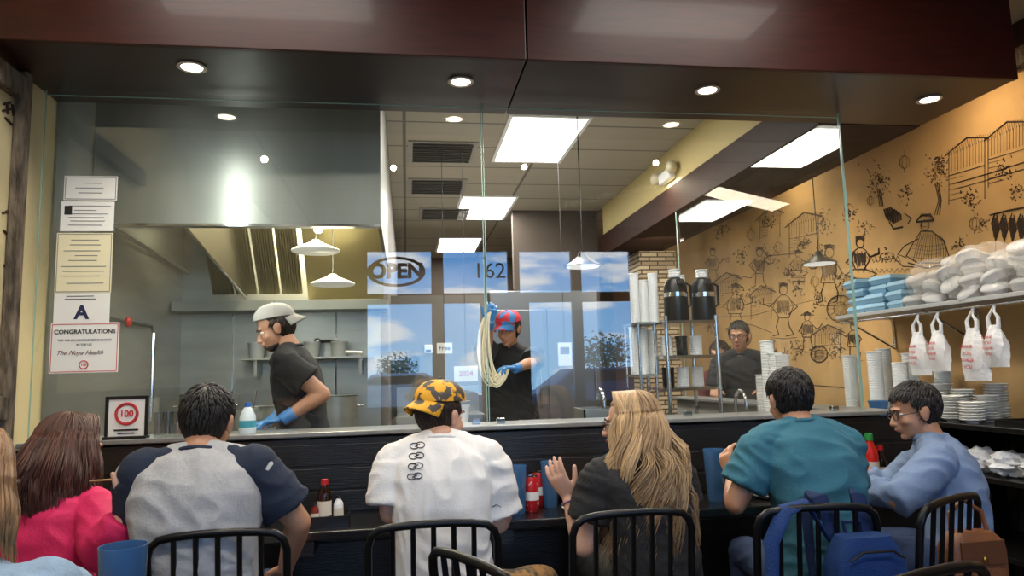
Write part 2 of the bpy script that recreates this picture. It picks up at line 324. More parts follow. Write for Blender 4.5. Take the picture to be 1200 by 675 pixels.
for (u,v,lab) in ((518,178,'large grey ceiling vent left of the nearest light panel'),(512,218,'grey ceiling vent farther back'),(520,250,'small ceiling vent beside the middle light panel')):
    p=wz(u,v); t=T('ceiling_vent',lab,'vent',p,'ceiling vents'); MB().bx(p.x-.3,p.x+.3,p.y-.3,p.y+.3,CZ-.012,CZ).build('frame',M('vent grey',(140,136,128),.5),t,smooth=False)
    m=MB()
    for k in range(9): m.box((p.x,p.y-.24+.06*k,CZ-.02),(.52,.045,.004),Matrix.Rotation(.5,3,'X'))
    m.build('louvre',M('vent louvre',(110,106,100),.5),t,smooth=False)
# ---------------- glass screen
gx=W(568,300,3.45).x
def pane(x0,x1,label,y=3.45):
    t=T('screen_glazing',label,'glass screen',((x0+x1)/2,y,LZ),'clear glass screen above the bar')
    MB().bx(x0,x1,y-.002,y+.002,LZ,sz-.002).build('pane',glass,t,smooth=False); em=M('glass edge',(150,186,176),.2,alpha=.8)
    MB().bx(x1-.004,x1,y-.003,y+.003,LZ+.005,sz-.005).build('edge',em,t,smooth=False); MB().bx(x0,x0+.004,y-.003,y+.003,LZ+.005,sz-.005).build('edge',em,t,smooth=False); MB().bx(x0,x1,y-.003,y+.003,sz-.03,sz-.026).build('edge',em,t,smooth=False)
pane(LX+.03,gx-.003,'clear glass screen panel with notices taped at its left'); pane(gx+.003,GX,'clear glass screen panel right of the seam')
t=T('screen_glazing','clear glass side panel running back from the screen corner','glass screen',(GX+.01,4.6,LZ))
MB().bx(GX+.008,GX+.012,3.46,5.86,LZ,sz-.002).build('pane',glass2,t,smooth=False)
for yy in (3.452,5.855): MB().bx(GX+.006,GX+.014,yy,yy+.008,LZ,sz-.002).build('edge',MC['glass edge'],t,smooth=False)
for k,xx in enumerate((LX+.4,gx-.06,gx+.06,1.4,2.2)):
    tag(MB().bx(xx-.02,xx+.02,3.436,3.464,LZ,LZ+.025).build('glass_clamp',chrome,org=(xx,3.45,LZ),smooth=False,bevel=.003),'small chrome glass clamp on the ledge, number %d from the left'%(k+1),'clamp','glass clamps along the ledge')
# ---------------- bar
t=T('bar_counter','long black bar counter where the diners sit, with raised ledge wall','counter',(0,3.1,0))
MB().bx(LX+.005,2.62,2.95,3.31,.725,.76).build('counter_top',bartop,t,smooth=False,bevel=.005)
m=MB().bx(LX+.005,2.62,3.335,3.40,0,LZ-.03)
for z in (.76,.86,.965): m.bx(LX+.005,2.62,3.33,3.335,z+.004,z+.096)
m.build('front_panel',blackwood,t,smooth=False,bevel=.003)
m=MB().bx(LX+.005,2.62,3.30,3.33,.60,.64); 
for xx in (-1.2,-.4,.4,1.2,2.0): m.bx(xx-.03,xx+.03,3.0,3.33,.66,.725)
m.build('bracket',blackwood,t,smooth=False)
t=T('stone_ledge','grey ledge under the glass screen on top of the bar','ledge',(0,3.4,LZ-.02))
MB().bx(LX+.05,GX+.12,3.31,3.60,LZ-.02,LZ).build('slab',stone,t,smooth=False,bevel=.004); MB().bx(GX-.1,GX+.12,3.6,5.9,LZ-.02,LZ).build('return_slab',stone,t,smooth=False,bevel=.004)
struct(MB().bx(LX,GX+.07,3.41,3.50,0,LZ-.022).bx(GX-.06,GX+.07,3.50,5.9,0,LZ-.022).build('wall_bar',M('white half wall',(140,138,132),.6),smooth=False))
# ---------------- notices
def sheet(u0,v0,u1,v1,label,mat=paper,y=3.445,name='notice_sheet',frame=None):
    a=W(u0,v0,y); b=W(u1,v1,y); c=W((u0+u1)/2,(v0+v1)/2,y); w=abs(b.x-a.x); h=abs(a.z-b.z)
    t=T(name,label,'notice',c,'notices taped to the glass'); MB().box(c,(w,.002,h)).build('paper',mat,t,smooth=False)
    if frame:
        m=MB()
        for s in (-1,1): m.box((c.x+s*(w/2-.006),c.y-.0015,c.z),(.003,.001,h-.012)); m.box((c.x,c.y-.0015,c.z+s*(h/2-.006)),(w-.012,.001,.003))
        m.build('border',frame,t,smooth=False)
    return t,c,w,h
def lines(t,c,w,h,rows,mat=greyp,seed=1,w2=.8):
    rn=random.Random(seed); m=MB()
    for r in rows:
        ww=w*w2*rn.uniform(.5,1); m.box((c.x+rn.uniform(-.05,.05)*w,c.y-.0016,c.z+h*(.5-r)),(ww,.0008,.0035))
    m.build('print',mat,t,smooth=False)
t,c,w,h=sheet(76,206,137,235,'small bordered certificate, topmost of the notices on the glass',frame=greyp); lines(t,c,w,h,(.3,.5,.7),w2=.6)
t,c,w,h=sheet(72,236,133,271,'white permit sheet under the topmost certificate'); lines(t,c,w,h,(.15,.3,.42,.54,.66,.8),seed=2); MB().box((c.x-w*.36,c.y-.002,c.z+h*.2),(w*.14,.001,h*.3)).build('stamp',blackp,t,smooth=False)
t,c,w,h=sheet(67,273,130,343,'tall cream permit sheet in the middle of the notices',cream,frame=greyp); lines(t,c,w,h,(.12,.2,.3,.38,.46,.56,.64,.72,.84),seed=3)
t,c,w,h=sheet(64,344,128,378,'white grade card with a large letter A'); text('A',(c.x,c.y-.002,c.z-.022),.085,M('navy print',(25,30,70),.6),t,bold=.003); lines(t,c,w,h,(.1,.2),blackp,seed=4)
t,c,w,h=sheet(60,379,138,436,'white congratulations poster with signature and red seal',frame=redp)
text('CONGRATULATIONS',(c.x,c.y-.002,c.z+h*.32),.0265,blackp,t,bold=.0006); text('TOP 100 CA NOODLE RESTAURANTS',(c.x,c.y-.002,c.z+h*.15),.0135,blackp,t); text('IN THE U.S.',(c.x,c.y-.002,c.z+h*.06),.0135,blackp,t)
text('The Noya Health',(c.x-.02,c.y-.002,c.z-h*.1),.028,M('dark red ink',(90,30,34),.6),t,shear=.5,name='signature')
MB().tube([V((c.x+.0+.018*math.cos(k*PI/12),c.y-.002,c.z-h*.34+.018*math.sin(k*PI/12))) for k in range(24)],.0022,6,loop=True).build('seal',redp,t); text('100',(c.x,c.y-.002,c.z-h*.34),.017,redp,t,name='seal_lettering')
a=W(148,512,3.36); t=T('award_sign','black framed award sign with red 100 ring, standing on the ledge','sign',(a.x,3.36,LZ)); cx=a.x; z0=LZ
MB().bx(cx-.082,cx+.082,3.357,3.362,z0,z0+.18).build('panel',paper,t,smooth=False)
MB().bx(cx-.088,cx-.075,3.35,3.366,z0,z0+.185).bx(cx+.075,cx+.088,3.35,3.366,z0,z0+.185).bx(cx-.088,cx+.088,3.35,3.366,z0+.172,z0+.185).bx(cx-.088,cx+.088,3.33,3.39,z0,z0+.012).build('frame',black,t,smooth=False,bevel=.002)
for rr,tt in ((.046,.004),(.039,.002)): MB().tube([V((cx+rr*math.cos(k*PI/16),3.354,z0+.108+rr*math.sin(k*PI/16))) for k in range(32)],tt,6,loop=True).build('ring',redp,t)
text('100',(cx,3.353,z0+.108),.038,redp,t,bold=.001); MB().bx(cx-.05,cx+.05,3.354,3.356,z0+.035,z0+.042).bx(cx-.035,cx+.035,3.354,3.356,z0+.022,z0+.027).build('print',blackp,t,smooth=False)
# ---------------- right wall mural strokes
mb=MB(); rn=random.Random(3)
def st(pts,r=.006):
    P=[WX(u,v,RX-.002) for u,v in pts]; n=len(P); k=.33
    if P[0].y>9.5 or P[-1].y>9.5: return
    mb.tube(P,[max(.0016,k*r)*(.5+.5*math.sin(PI*(i+.5)/n))*rn.uniform(.7,1.2) for i in range(n)],4)
def scr(u,v,s,k=18,r=.006):
    for _ in range(int(k*2)):
        x=u+rn.gauss(0,s*.5); y=v+rn.gauss(0,s*.6); a=rn.uniform(0,6.28); L=rn.uniform(1.2,3.2)
        st([(x,y),(x+L*math.cos(a)*.6,y+L*math.sin(a)),(x+L*math.cos(a+.5),y+L*math.sin(a+.5))],r*rn.uniform(.5,1.3))
def man(u,v,s,r=.008,fill=1):
    s*=.85; j=lambda a: a+rn.uniform(-1.6,1.6)*s; dx=rn.choice((-1,1))
    st(circ(u,v,2.6*s,ry=3.2*s),r)
    for q in range(4): st([(u-3*s,v-(2.2+q*.7)*s),(u,v-(3+q*.6)*s),(u+3*s,v-(2.0+q*.7)*s)],r*.9)
    if rn.random()<.5: st([(u-6*s,v-2*s),(u,v-5.5*s),(u+6*s,v-2*s),(u-6*s,v-2*s)],r)
    st([(u-1*s,v+3*s),(j(u-4.5*s),v+6*s),(j(u-5.5*s),v+12*s),(j(u-4*s),v+18*s),(j(u+4*s),v+18*s),(j(u+5.5*s),v+11*s),(u+4*s,v+5*s),(u+1*s,v+3*s)],r); st([(u-dx*4*s,v+6*s),(j(u-dx*8*s),j(v+10*s)),(j(u-dx*12*s),j(v+8*s)),(j(u-dx*14*s),j(v+5*s))],r*1.3); st([(u+dx*4*s,v+6*s),(j(u+dx*8*s),j(v+12*s)),(j(u+dx*4*s),v+16*s)],r*1.3)
    if rn.random()<.6: st([(u-3*s,v+18*s),(j(u-4*s),v+24*s),(j(u-3*s),v+29*s),(u-7*s,v+30*s)],r*1.4); st([(u+3*s,v+18*s),(j(u+5*s),v+24*s),(j(u+6*s),v+29*s),(u+2*s,v+30*s)],r*1.4)
    else:
        st([(u-4*s,v+18*s),(j(u-10*s),v+22*s),(u-2*s,v+25*s),(u+6*s,v+25*s),(j(u+10*s),v+21*s),(u+4*s,v+18*s)],r*1.3); st([(u-8*s,v+27*s),(u+8*s,v+27*s),(u+7*s,v+31*s),(u-7*s,v+31*s)],r)
    for k in range(8*fill): st([(u-4.5*s+k*1.1*s/fill,v+5.5*s+rn.random()*s*2),(u-4*s+k*1.0*s/fill+s*.5,v+17*s-rn.random()*s*4)],r*.55)
    st([(u-9*s,v+31*s),(u,v+32*s),(u+9*s,v+31*s)],r*.6); scr(u-dx*16*s,v+8*s,4*s,4,r*.7)
def house(u,v,w,h,sl=-.35,r=.006):
    Y=lambda x: (x-u)*sl
    st([(u-5,v+Y(u-5)+3),(u+w*.5,v-8+Y(u+w*.5)),(u+w+5,v+Y(u+w+5)+3)],r*1.5); st([(u,v+Y(u)),(u,v+h)],r); st([(u+w,v+Y(u+w)),(u+w,v+h+Y(u+w)*.4)],r); st([(u,v+h*.45),(u+w,v+h*.45+Y(u+w)*.7)],r*.8)
    for k in range(1,12): x=u+w*k/12; st([(x,v+Y(x)+2),(x,v+h*.4+Y(x)*.8)],r*.5)
    for k in range(20): x=u-3+(w+6)*k/20; st([(x,v-2+Y(x)-5*math.sin(k*PI/20)),(x+2,v+4+Y(x))],r*.5)
    for k in range(5): yy=v+h*(.52+.1*k); st([(u,yy),(u+w*.4,yy+Y(u+w*.4)*.6)],r*.4)
def lantern(u,v,s):
    st(circ(u,v,s,ry=s*1.25),.006); st(circ(u,v,s*.45,ry=s*1.25),.004); st([(u,v-s*2.4),(u,v-s*1.25)],.004); st([(u,v+s*1.25),(u,v+s*2)],.008)
st(circ(1084,264,5,ry=6),.012); st([(1074,259),(1080,252),(1090,252),(1095,258),(1074,260)],.03); st([(1079,271),(1070,285),(1062,300),(1075,308),(1100,308),(1112,300),(1106,282),(1092,271),(1079,271)],.018)
for k in range(14): st([(1079+k*1.9,273+k*.3),(1074+k*2.6,290),(1070+k*3,306)],.006)
for k in range(4): st([(1068,286+5*k),(1088,289+5*k),(1108,286+5*k)],.004)
st([(1080,264),(1083,266),(1087,265)],.008); st([(1076,280),(1060,288),(1052,298),(1062,302)],.018); st([(1045,300),(1058,312),(1075,313)],.018); st(circ(1040,300,8,ry=4),.012); st([(1064,308),(1085,314),(1112,309)],.026)
for k in range(9): st([(1036+k*2,241+k*.4+abs(4-k)),(1038+k*2.2,252),(1040+k*2,262-abs(4-k))],.026)
st([(1042,260),(1047,268),(1058,266)],.026); st([(1060,250),(1068,256),(1064,262)],.018)
for k in range(9): st([(1000+6*k+j,304+4*math.sin(j*.8+k)) for j in range(0,10,2)],.008); st([(1004+7*k+j,317+3*math.sin(j*.9+k)) for j in range(0,10,2)],.006)
house(1112,178,42,62,-.42,.011); house(1158,160,44,60,-.42,.010); st([(1118,215),(1160,203),(1200,190)],.014); st([(1118,222),(1160,210),(1200,198)],.008)
for (u,v,s,k) in ((1098,200,14,44),(1102,190,9,24),(1137,232,10,26),(1030,212,13,40),(1180,200,12,22),(1125,285,9,14),(1062,225,9,18),(1150,262,8,16),(1190,225,8,16),(1015,265,8,16),(1130,320,14,20)): scr(u,v,s,k,.0095)
for q in range(3): st([(1096+q*2,215),(1100+q*1.5,235),(1095+q*3,252)],.014); st([(1028+q*2,222),(1031+q*2,242)],.012)
lantern(1142,262,6); lantern(1060,190,6); lantern(1020,235,4)
st([(1160,252),(1180,247),(1200,243)],.022)
for k in range(4):
    u=1166+k*10; st([(u,250),(u-4,262),(u+1,282),(u+5,268),(u+2,252)],.022)
    for q in range(4): st([(u-2.5+q*1.8,255),(u-1+q*1.2,278)],.018)
    st([(u+1,282),(u,300)],.008)
for q in range(4): st([(1168,300+q*2),(1185,292+q*3),(1200,298+q*2)],.02)
man(1008,285,2.0,.026,2); man(972,296,2.3,.015,2); man(918,340,2.1,.015,2); man(946,372,1.5,.012,2); man(890,296,1.6,.012,2); man(862,340,1.8,.013,2); man(905,403,1.3,.012,2); man(835,296,1.3,.011,2); man(1000,383,1.5,.013,2); man(935,298,1.2,.010)
for (u,v,R_) in ((985,362,16),(870,395,11),(960,415,10)):
    st(circ(u,v,R_),.018); st(circ(u,v,R_*.9),.008); st(circ(u,v,R_*.5),.010)
    for k in range(12): st([(u+R_*.2*math.cos(k*.5236),v+R_*.2*math.sin(k*.5236)),(u+R_*math.cos(k*.5236),v+R_*math.sin(k*.5236))],.007)
for (u,v,s) in ((868,350,10),(900,300,10),(935,410,9),(965,262,10),(980,410,10),(860,410,8),(1140,330,8),(940,285,8),(845,270,8),(925,320,8),(995,250,8),(960,300,10),(935,335,9),(985,330,9),(820,320,6),(835,380,8),(900,260,8),(870,300,8),(960,350,9)): scr(u,v,s,22,.012)
house(838,330,26,34,-.2,.013); house(925,262,34,40,-.3,.012); house(880,345,24,30,-.2,.012); house(955,390,30,34,-.1,.012); house(890,255,24,26,-.3,.012); lantern(912,290,5); lantern(880,275,5); lantern(955,330,5); lantern(820,345,4)
st([(845,330),(860,322),(880,326),(900,300),(940,296)],.014); st([(850,385),(880,380),(905,390)],.014); st([(815,440),(880,446),(1000,455)],.016); st([(820,372),(880,370),(960,350)],.008)
mo=mb.build('mural_drawing',ink,wr,smooth=False)
mb=MB(); wl=bpy.data.objects['wall_left']
def stl(pts,r=.006): mb.tube([WX(u,v,LX+.003) for u,v in pts],r,5)
for s in ([(4,122),(12,120)],[(3,130),(14,127)],[(8,120),(9,134)],[(14,122),(16,136)],[(15,128),(19,128)],[(6,138),(14,146)],[(3,250),(12,246),(18,254),(12,262)],[(4,270),(14,280),(18,300)],[(5,310),(12,330),(6,350)],[(2,380),(14,390),(18,410)]): stl(s)
mb.build('mural_drawing',ink,wl,smooth=False)
# ---------------- hood and kitchen
hx1=W(446,200,4.0).x
t=T('exhaust_hood','large brushed steel exhaust hood over the cooking line','exhaust hood',(-.9,4.7,2.1))
hb=W(300,262,4.0).z
MB().bx(LX+.02,hx1,4.0,4.02,hb,CZ-.01).build('front_panel',steel_dark,t,smooth=False)
MB().bx(hx1-.02,hx1,4.02,5.6,hb,CZ-.01).build('side_panel',steel_dark,t,smooth=False)
MB().bx(LX+.02,hx1,4.0,4.06,hb-.014,hb).build('lower_rim',chrome,t,smooth=False)
MB().bx(LX+.02,hx1-.02,4.02,5.6,2.95,2.97).build('inner_panel',M('hood inner steel',(170,158,118),.35,.7),t,smooth=False)
MB().bx(LX+.02,hx1,5.35,5.6,1.86,1.93).build('grease_trough',steel_dark,t,smooth=False)
rot=Matrix.Rotation(math.radians(-50),3,'X'); fx0=W(240,300,5.2).x; fx1=W(352,300,5.2).x
for k in range(4):
    x0=fx0+k*(fx1-fx0)/4; w=(fx1-fx0)/4-.015; c=V((x0+w/2,5.2,2.28)); m=MB(); m.box(c,(w,.75,.01),rot)
    for q in range(7): m.box(c+rot@V((-w/2+.02+q*(w-.04)/6,0,.012-.03)),(.014,.73,.02),rot)
    m.build('filter',M('filter steel',(150,142,116),.35,.8),t,smooth=False)
def slab(pts,th,name,mat,par):
    n=(V(pts[1])-V(pts[0])).cross(V(pts[2])-V(pts[0])).normalized()*th; MB().loft([[V(p) for p in pts],[V(p)+n for p in pts]]).build(name,mat,par,smooth=False)
a=W(215,264,4.1); b=W(288,349,5.45)
slab([a,b,(b.x,5.45,2.7),(a.x,4.1,2.9)],.012,'filter_housing',M('filter steel side',(128,122,104),.35,.8),t)
MB().tube([a,b],.012,8).build('housing_rail',chrome,t)
slab([(fx1+.02,4.95,2.56),(hx1-.03,4.95,2.56),(hx1-.03,5.5,1.95),(fx1+.02,5.5,1.95)],.01,'back_panel',M('hood inner steel',(170,158,118),.35,.7),t)
MB().tube([WX(133,268,LX+.05),WX(265,345,LX+.05)],.014,8).build('pipe',steel,t)
t=T('gas_pipe','thin steel gas pipe with valves along the kitchen side wall','pipe',(LX+.04,4.6,1.8))
MB().tube([(LX+.04,3.75,1.72),(LX+.04,4.9,1.72),(LX+.04,4.95,1.68),(LX+.04,4.95,1.1)],.011,8).build('tube',chrome,t)
for yy in (4.0,4.5): MB().ell((LX+.045,yy,1.72),(.02,.03,.03)).build('valve',red,t)
for k,(z0_,z1_) in enumerate(((1.15,1.95),(1.15,1.95),(1.15,1.95))):
    xx=-1.3+.38*k; struct(MB().bx(xx,xx+.012,5.605,5.62,.95,1.86).build('trim_%d'%(20+k),chrome,smooth=False))
def pendant(u,v,y,label,r=.13):  # models pendant reflections in the glass as real hanging lamps
    p=W(u,v,y); t=T('reflected_pendant',label,'pendant lamp',p,'reflected pendant lamps modelled as hanging shades')
    MB().lathe([(.02,.10),(.03,.07),(.06,.045),(r,.0),(r-.004,-.002),(.055,.038),(.02,.06)],p,30).build('shade',black,t); MB().tube([p+V((0,0,.09)),(p.x,p.y,CZ)],.004,6).build('cord',black,t)
    MB().lathe([(.001,.004),(r*.85,.0),(r*.85,-.006),(.001,-.008)],p,24).build('diffuser',M('lamp diffuser',(235,238,235),.5,emit=.8),t)
pendant(683,312,4.6,'reflection of a black pendant lamp, modelled left of the cup rack'); pendant(960,309,5.2,'reflection of a pendant lamp, modelled before the mural figures',.14)
for (u,v,yy,lab) in ((370,294,4.5,'pendant lamp reflection modelled as a white disc under the hood, upper'),(390,333,4.95,'pendant lamp reflection modelled as a white disc under the hood, lower')):  # dining pendant reflections, modelled as solid discs under the hood
    p=W(u,v,yy); t=T('reflected_lamp_disc',lab,'lamp',p,'reflected lamp discs under the hood'); MB().lathe([(.02,.07),(.045,.05),(.145,.008),(.15,0),(.14,-.008),(.001,-.01)],p,28).build('shade',M('reflected lamp white',(225,225,212),.3,emit=.3),t); MB().tube([p+V((0,0,.06)),(p.x,p.y,2.95)],.005).build('stem',chrome,t)
p=W(373,268,4.3); t=T('hood_bulb','bare bright bulb just under the hood rim','light bulb',p); MB().ell(p,.028).build('bulb',emitd,t); MB().tube([p+V((0,0,.02)),(p.x,p.y,2.95)],.006).build('socket',chrome,t)
t=T('gas_range','steel cooking range against the kitchen back wall','range',(-.9,5.2,0))
MB().bx(LX+.03,-.25,4.85,5.58,0,.92).build('body',steel,t,smooth=False,bevel=.008); MB().bx(LX+.03,-.25,4.85,5.58,.93,.95).build('grate',black,t,smooth=False)
for k in range(6): MB().lathe([(.001,0),(.022,0),(.018,.03),(.001,.03)],(LX+.2+k*.22,4.85,.82),ax=Matrix.Rotation(PI/2,3,'X')).build('knob',black,t)
def pot(x,y,z,r,h,label):
    t=T('stock_pot',label,'pot',(x,y,z),'steel pots on the range'); MB().lathe([(.001,0),(r,0),(r,h),(r+.008,h+.004),(r-.006,h),(r-.006,.01),(.001,.01)],(x,y,z),28).build('vessel',steel,t)
    for s in (-1,1): MB().tube([(x+s*r,y-.04,z+h*.75),(x+s*(r+.035),y-.03,z+h*.75),(x+s*(r+.035),y+.03,z+h*.75),(x+s*r,y+.04,z+h*.75)],.006).build('handle',chrome,t)
pot(-1.35,5.15,.95,.17,.32,'tall steel stock pot at the left of the range'); pot(-.92,5.2,.95,.14,.22,'mid sized steel pot on the range'); pot(-.5,5.15,.95,.16,.28,'steel stock pot behind the cook')
t=T('steel_shelf','steel wall shelf above the range','shelf',(-.6,5.5,1.45)); MB().bx(-1.2,-.25,5.4,5.6,1.50,1.515).build('board',steel,t,smooth=False)
for x in (-1.1,-.35): MB().bx(x,x+.02,5.42,5.6,1.38,1.5).build('bracket',steel,t,smooth=False)
for k in range(4):
    x=-1.1+k*.2; t=T('sauce_tub',['sauce tub at the left of the wall shelf','second sauce tub on the wall shelf','third sauce tub on the wall shelf','sauce tub at the right of the wall shelf'][k],'tub',(x,5.5,1.515),'sauce tubs on the wall shelf'); MB().lathe([(.001,0),(.05,0),(.06,.1),(.064,.1),(.064,.115),(.001,.12)],(x,5.5,1.515)).build('tub_body',M('grey lid',(130,134,136),.5),t)
t=T('work_table','steel work table behind the glass at the left','table',(-1.2,4,0))
MB().bx(LX+.03,-.85,3.66,4.35,.93,.97).build('table_top',steel,t,smooth=False,bevel=.004)
for x in (LX+.08,-.9):
    for y in (3.72,4.3): MB().tube([(x,y,0),(x,y,.93)],.02).build('leg',chrome,t)
for k,(u,v) in enumerate(((205,478),(232,470),(262,476),(285,470))):
    p=W(u,v,4.1); r=.05+.015*(k%2); t=T('food_pan',['steel bain marie pot left of the tall jar','steel seasoning pot behind the ledge glasses','steel sauce pot beside the cook','steel dipping pot nearest the cook'][k],'pot',(p.x,4.2,.97),'steel seasoning pots')
    MB().lathe([(.001,0),(r,0),(r,.16+.02*k),(r-.004,.16+.02*k),(r-.004,.01),(.001,.01)],(p.x,4.2,.97)).build('vessel',steel,t); MB().tube([(p.x,4.2,1.0),(p.x+.05,4.2,1.24+.02*k)],.004).build('ladle',chrome,t)
t=T('cutting_board','white cutting board in front of the cook','cutting board',(-1.0,3.85,.97)); MB().bx(-1.2,-.87,3.7,4.0,.97,.99).build('board',white,t,smooth=False,bevel=.004)
t=T('pot_filler','wall mounted steel pot filler tap behind the cook','tap',W(385,410,5.5)); a=[W(372,400,5.6),W(398,400,5.5),W(398,412,5.5),W(424,412,5.45),W(424,422,5.45)]; MB().tube(a,.012,8).build('arm',chrome,t); MB().ell(a[0],.03).build('flange',chrome,t)
px=max(W(475,460,6.3).x,.26); t=T('kitchen_sink','steel hand sink in the middle of the kitchen','sink',(px,6.3,0))
MB().bx(px-.35,px+.4,6.1,6.6,.8,1.02).build('basin',steel,t,smooth=False,bevel=.01); MB().bx(px-.35,px+.4,6.6,6.62,1.02,1.25).build('backsplash',steel,t,smooth=False)
for s in (-.3,.35): MB().tube([(px+s,6.35,0),(px+s,6.35,.8)],.02).build('leg',chrome,t)
MB().tube([(px,6.55,1.02),(px,6.55,1.25),(px,6.5,1.3),(px,6.4,1.3),(px,6.37,1.22)],.013).build('faucet',chrome,t)
def wallbox(u0,v0,u1,v1,y,d,mat,name,label,cat,extra=None):
    a=W(u0,v0,y); b=W(u1,v1,y); c=V(((a.x+b.x)/2,y,(a.z+b.z)/2)); t=T(name,label,cat,(c.x,y,min(a.z,b.z)))
    w=abs(b.x-a.x); h=abs(a.z-b.z); MB().box(c,(w,d,h)).build('housing',mat,t,smooth=False,bevel=min(w,h)*.12)
    MB().box((c.x,y-d/2-.003,c.z-h*.2),(w*.6,.008,h*.25)).build('front_plate',extra or dark,t,smooth=False); return t
struct(MB().bx(-.14,.75,6.65,6.75,0,2.1).build('wall_partition',M('pale kitchen wall',(112,106,98),.6,var=(2,.15)),smooth=False))
wallbox(446,398,458,419,6.6,.1,black,'soap_dispenser','black soap dispenser on the kitchen wall','dispenser')
wallbox(461,417,492,433,6.58,.14,black,'towel_dispenser','wide black paper towel dispenser above the sink','dispenser')
wallbox(497,404,507,414,6.64,.02,paper,'wall_notice','small white notice beside the dispensers','notice')
t=T('prep_table','steel prep table where noodles are pulled','table',(.8,4.9,0)); MB().bx(.15,1.5,4.55,5.05,.9,.94).build('table_top',steel,t,smooth=False,bevel=.004)
for x in (.2,1.45):
    for y in (4.6,5.0): MB().tube([(x,y,0),(x,y,.9)],.02).build('leg',chrome,t)
t=T('flour_bin','white flour bin at the left of the prep table','bin',(.3,4.8,.94)); MB().lathe([(.001,0),(.1,0),(.115,.2),(.12,.2),(.12,.22),(.001,.23)],(.3,4.8,.94)).build('tub',white,t); MB().lathe([(.001,.22),(.124,.22),(.124,.24),(.001,.245)],(.3,4.8,.94)).build('lid',MC['grey lid'],t)
for k,(u,v,w_,h_,lab) in enumerate(((521,408,.13,.09,'white sign reading Free left of the noodle puller'),(546,438,.2,.13,'white poster reading 2024 behind the noodles'),(662,415,.12,.2,'white notice right of the noodle puller'))):
    p=W(u,v,6.0); t=T('wall_poster',lab,'poster',p,'posters around the noodle station'); MB().box(p,(w_,.004,h_)).build('sheet',paper,t,smooth=False)
    if k<2: text(['Free','2024'][k],(p.x,p.y-.004,p.z),[.055,.06][k],[blackp,redp][k],t)
    else: MB().box((p.x,p.y-.004,p.z+.03),(.08,.001,.06)).build('print',greyp,t,smooth=False)
    MB().tube([(p.x,p.y+.004,p.z+h_/2),(p.x,p.y+.004,CZ)],.003,5).build('hanger',dark,t)
def cabinet(x0,x1,y0,y1,z1,label,mat,nd=2,name='steel_refrigerator',cat='refrigerator'):
    t=T(name,label,cat,((x0+x1)/2,(y0+y1)/2,0)); MB().bx(x0,x1,y0,y1,0,z1).build('body',mat,t,smooth=False,bevel=.01)
    for k in range(nd):
        a=x0+(x1-x0)*k/nd; b=x0+(x1-x0)*(k+1)/nd; d=MB().bx(a+.015,b-.015,y0-.03,y0,.2,z1-.2).build('door',mat,t,smooth=False,bevel=.008); MB().tube([(b-.07,y0-.05,1.0),(b-.07,y0-.05,1.4)],.01).build('handle',chrome,d)
cabinet(.85,2.0,7.2,7.9,2.2,'tall two door steel refrigerator behind the noodle station',M('fridge steel',(110,112,114),.35,.7))
cabinet(.0,.7,10.8,11.5,2.0,'steel cabinet at the far end of the kitchen',steel,2,'storage_cabinet','cabinet')
struct(MB().bx(1.3,GX,8.4,8.5,0,CZ).build('wall_rear_column',M('dim column',(84,74,66),.7,var=(2,.2)),smooth=False))
p=W(772,330,7.8); struct(MB().bx(p.x-.22,p.x+.22,7.8,8.2,0,2.72).build('wall_column',brickmat('stacked stone',(204,188,158),(150,132,106),(84,72,60),.2,.05,.008,.5,.9,'XZ',.6),smooth=False))
lamp('AREA',(2.7,6.9,2.6),7,(1,.9,.75),size=.4,aim=(2.85,7.8,1.9),name='column_light')
p=WX(785,207,GX+.02); t=T('emergency_light','two headed emergency light on the yellow beam','emergency light',p); MB().box(p-V((.03,0,0)),(.06,.28,.1)).build('housing',white,t,bevel=.01)
for s in (-.2,.2): MB().ell(p+V((-.06,s,.03)),(.05,.06,.06)).build('lamp_head',M('lamp head',(200,190,160),.3),t)
# ---------------- cup rack right
rx0=W(780,400,4.25).x; rx1=W(843,400,4.25).x; rt=W(810,377,4.4).z
t=T('wire_rack','steel rack holding drink dispensers and cups inside the screen','rack',((rx0+rx1)/2,4.5,.92))
for z in (rt,rt-.22,rt-.42): MB().bx(rx0,rx1,4.25,4.65,z-.018,z).build('shelf',chrome,t,smooth=False)
for x in (rx0+.012,rx1-.012):
    for y in (4.26,4.64): MB().tube([(x,y,.92),(x,y,rt+.03)],.013).build('post',chrome,t)
    MB().tube([(x,4.26,.95),(x,4.64,.95)],.008).build('side_rail',chrome,t)
t=T('base_cabinet','steel base cabinet under the drink dispenser rack','cabinet',(1.95,4.5,0)); MB().bx(rx0-.015,2.26,4.18,4.95,.88,.92).build('cabinet_top',steel,t,smooth=False); MB().bx(rx0-.01,2.24,4.2,4.9,0,.88).build('body',steel,t,smooth=False)
def thermos(x,y,z,s,label):
    t=T('drink_dispenser',label,'thermos',(x,y,z),'black drink dispensers'); MB().lathe([(.001,0),(.08*s,0),(.085*s,.02),(.08*s,.24*s),(.06*s,.29*s),(.03*s,.3*s),(.001,.3*s)],(x,y,z),24).build('body',black,t)
    MB().tube([(x+.05*s,y,z+.28*s),(x+.11*s,y,z+.25*s),(x+.11*s,y,z+.12*s),(x+.08*s,y,z+.1*s)],.009).build('handle',black,t); MB().box((x,y-.08*s,z+.27*s),(.03,.05,.03)).build('spout',dark,t); MB().lathe([(.0815*s,.17*s),(.083*s,.17*s),(.083*s,.2*s),(.0815*s,.2*s)],(x,y,z),24,cap=False).build('band',chrome,t)
th1=W(793,370,4.4).x; th2=W(825,370,4.42).x
thermos(th1,4.4,rt,.95,'black drink dispenser at the left on the rack top'); thermos(th2,4.42,rt,.95,'black drink dispenser at the right on the rack top')
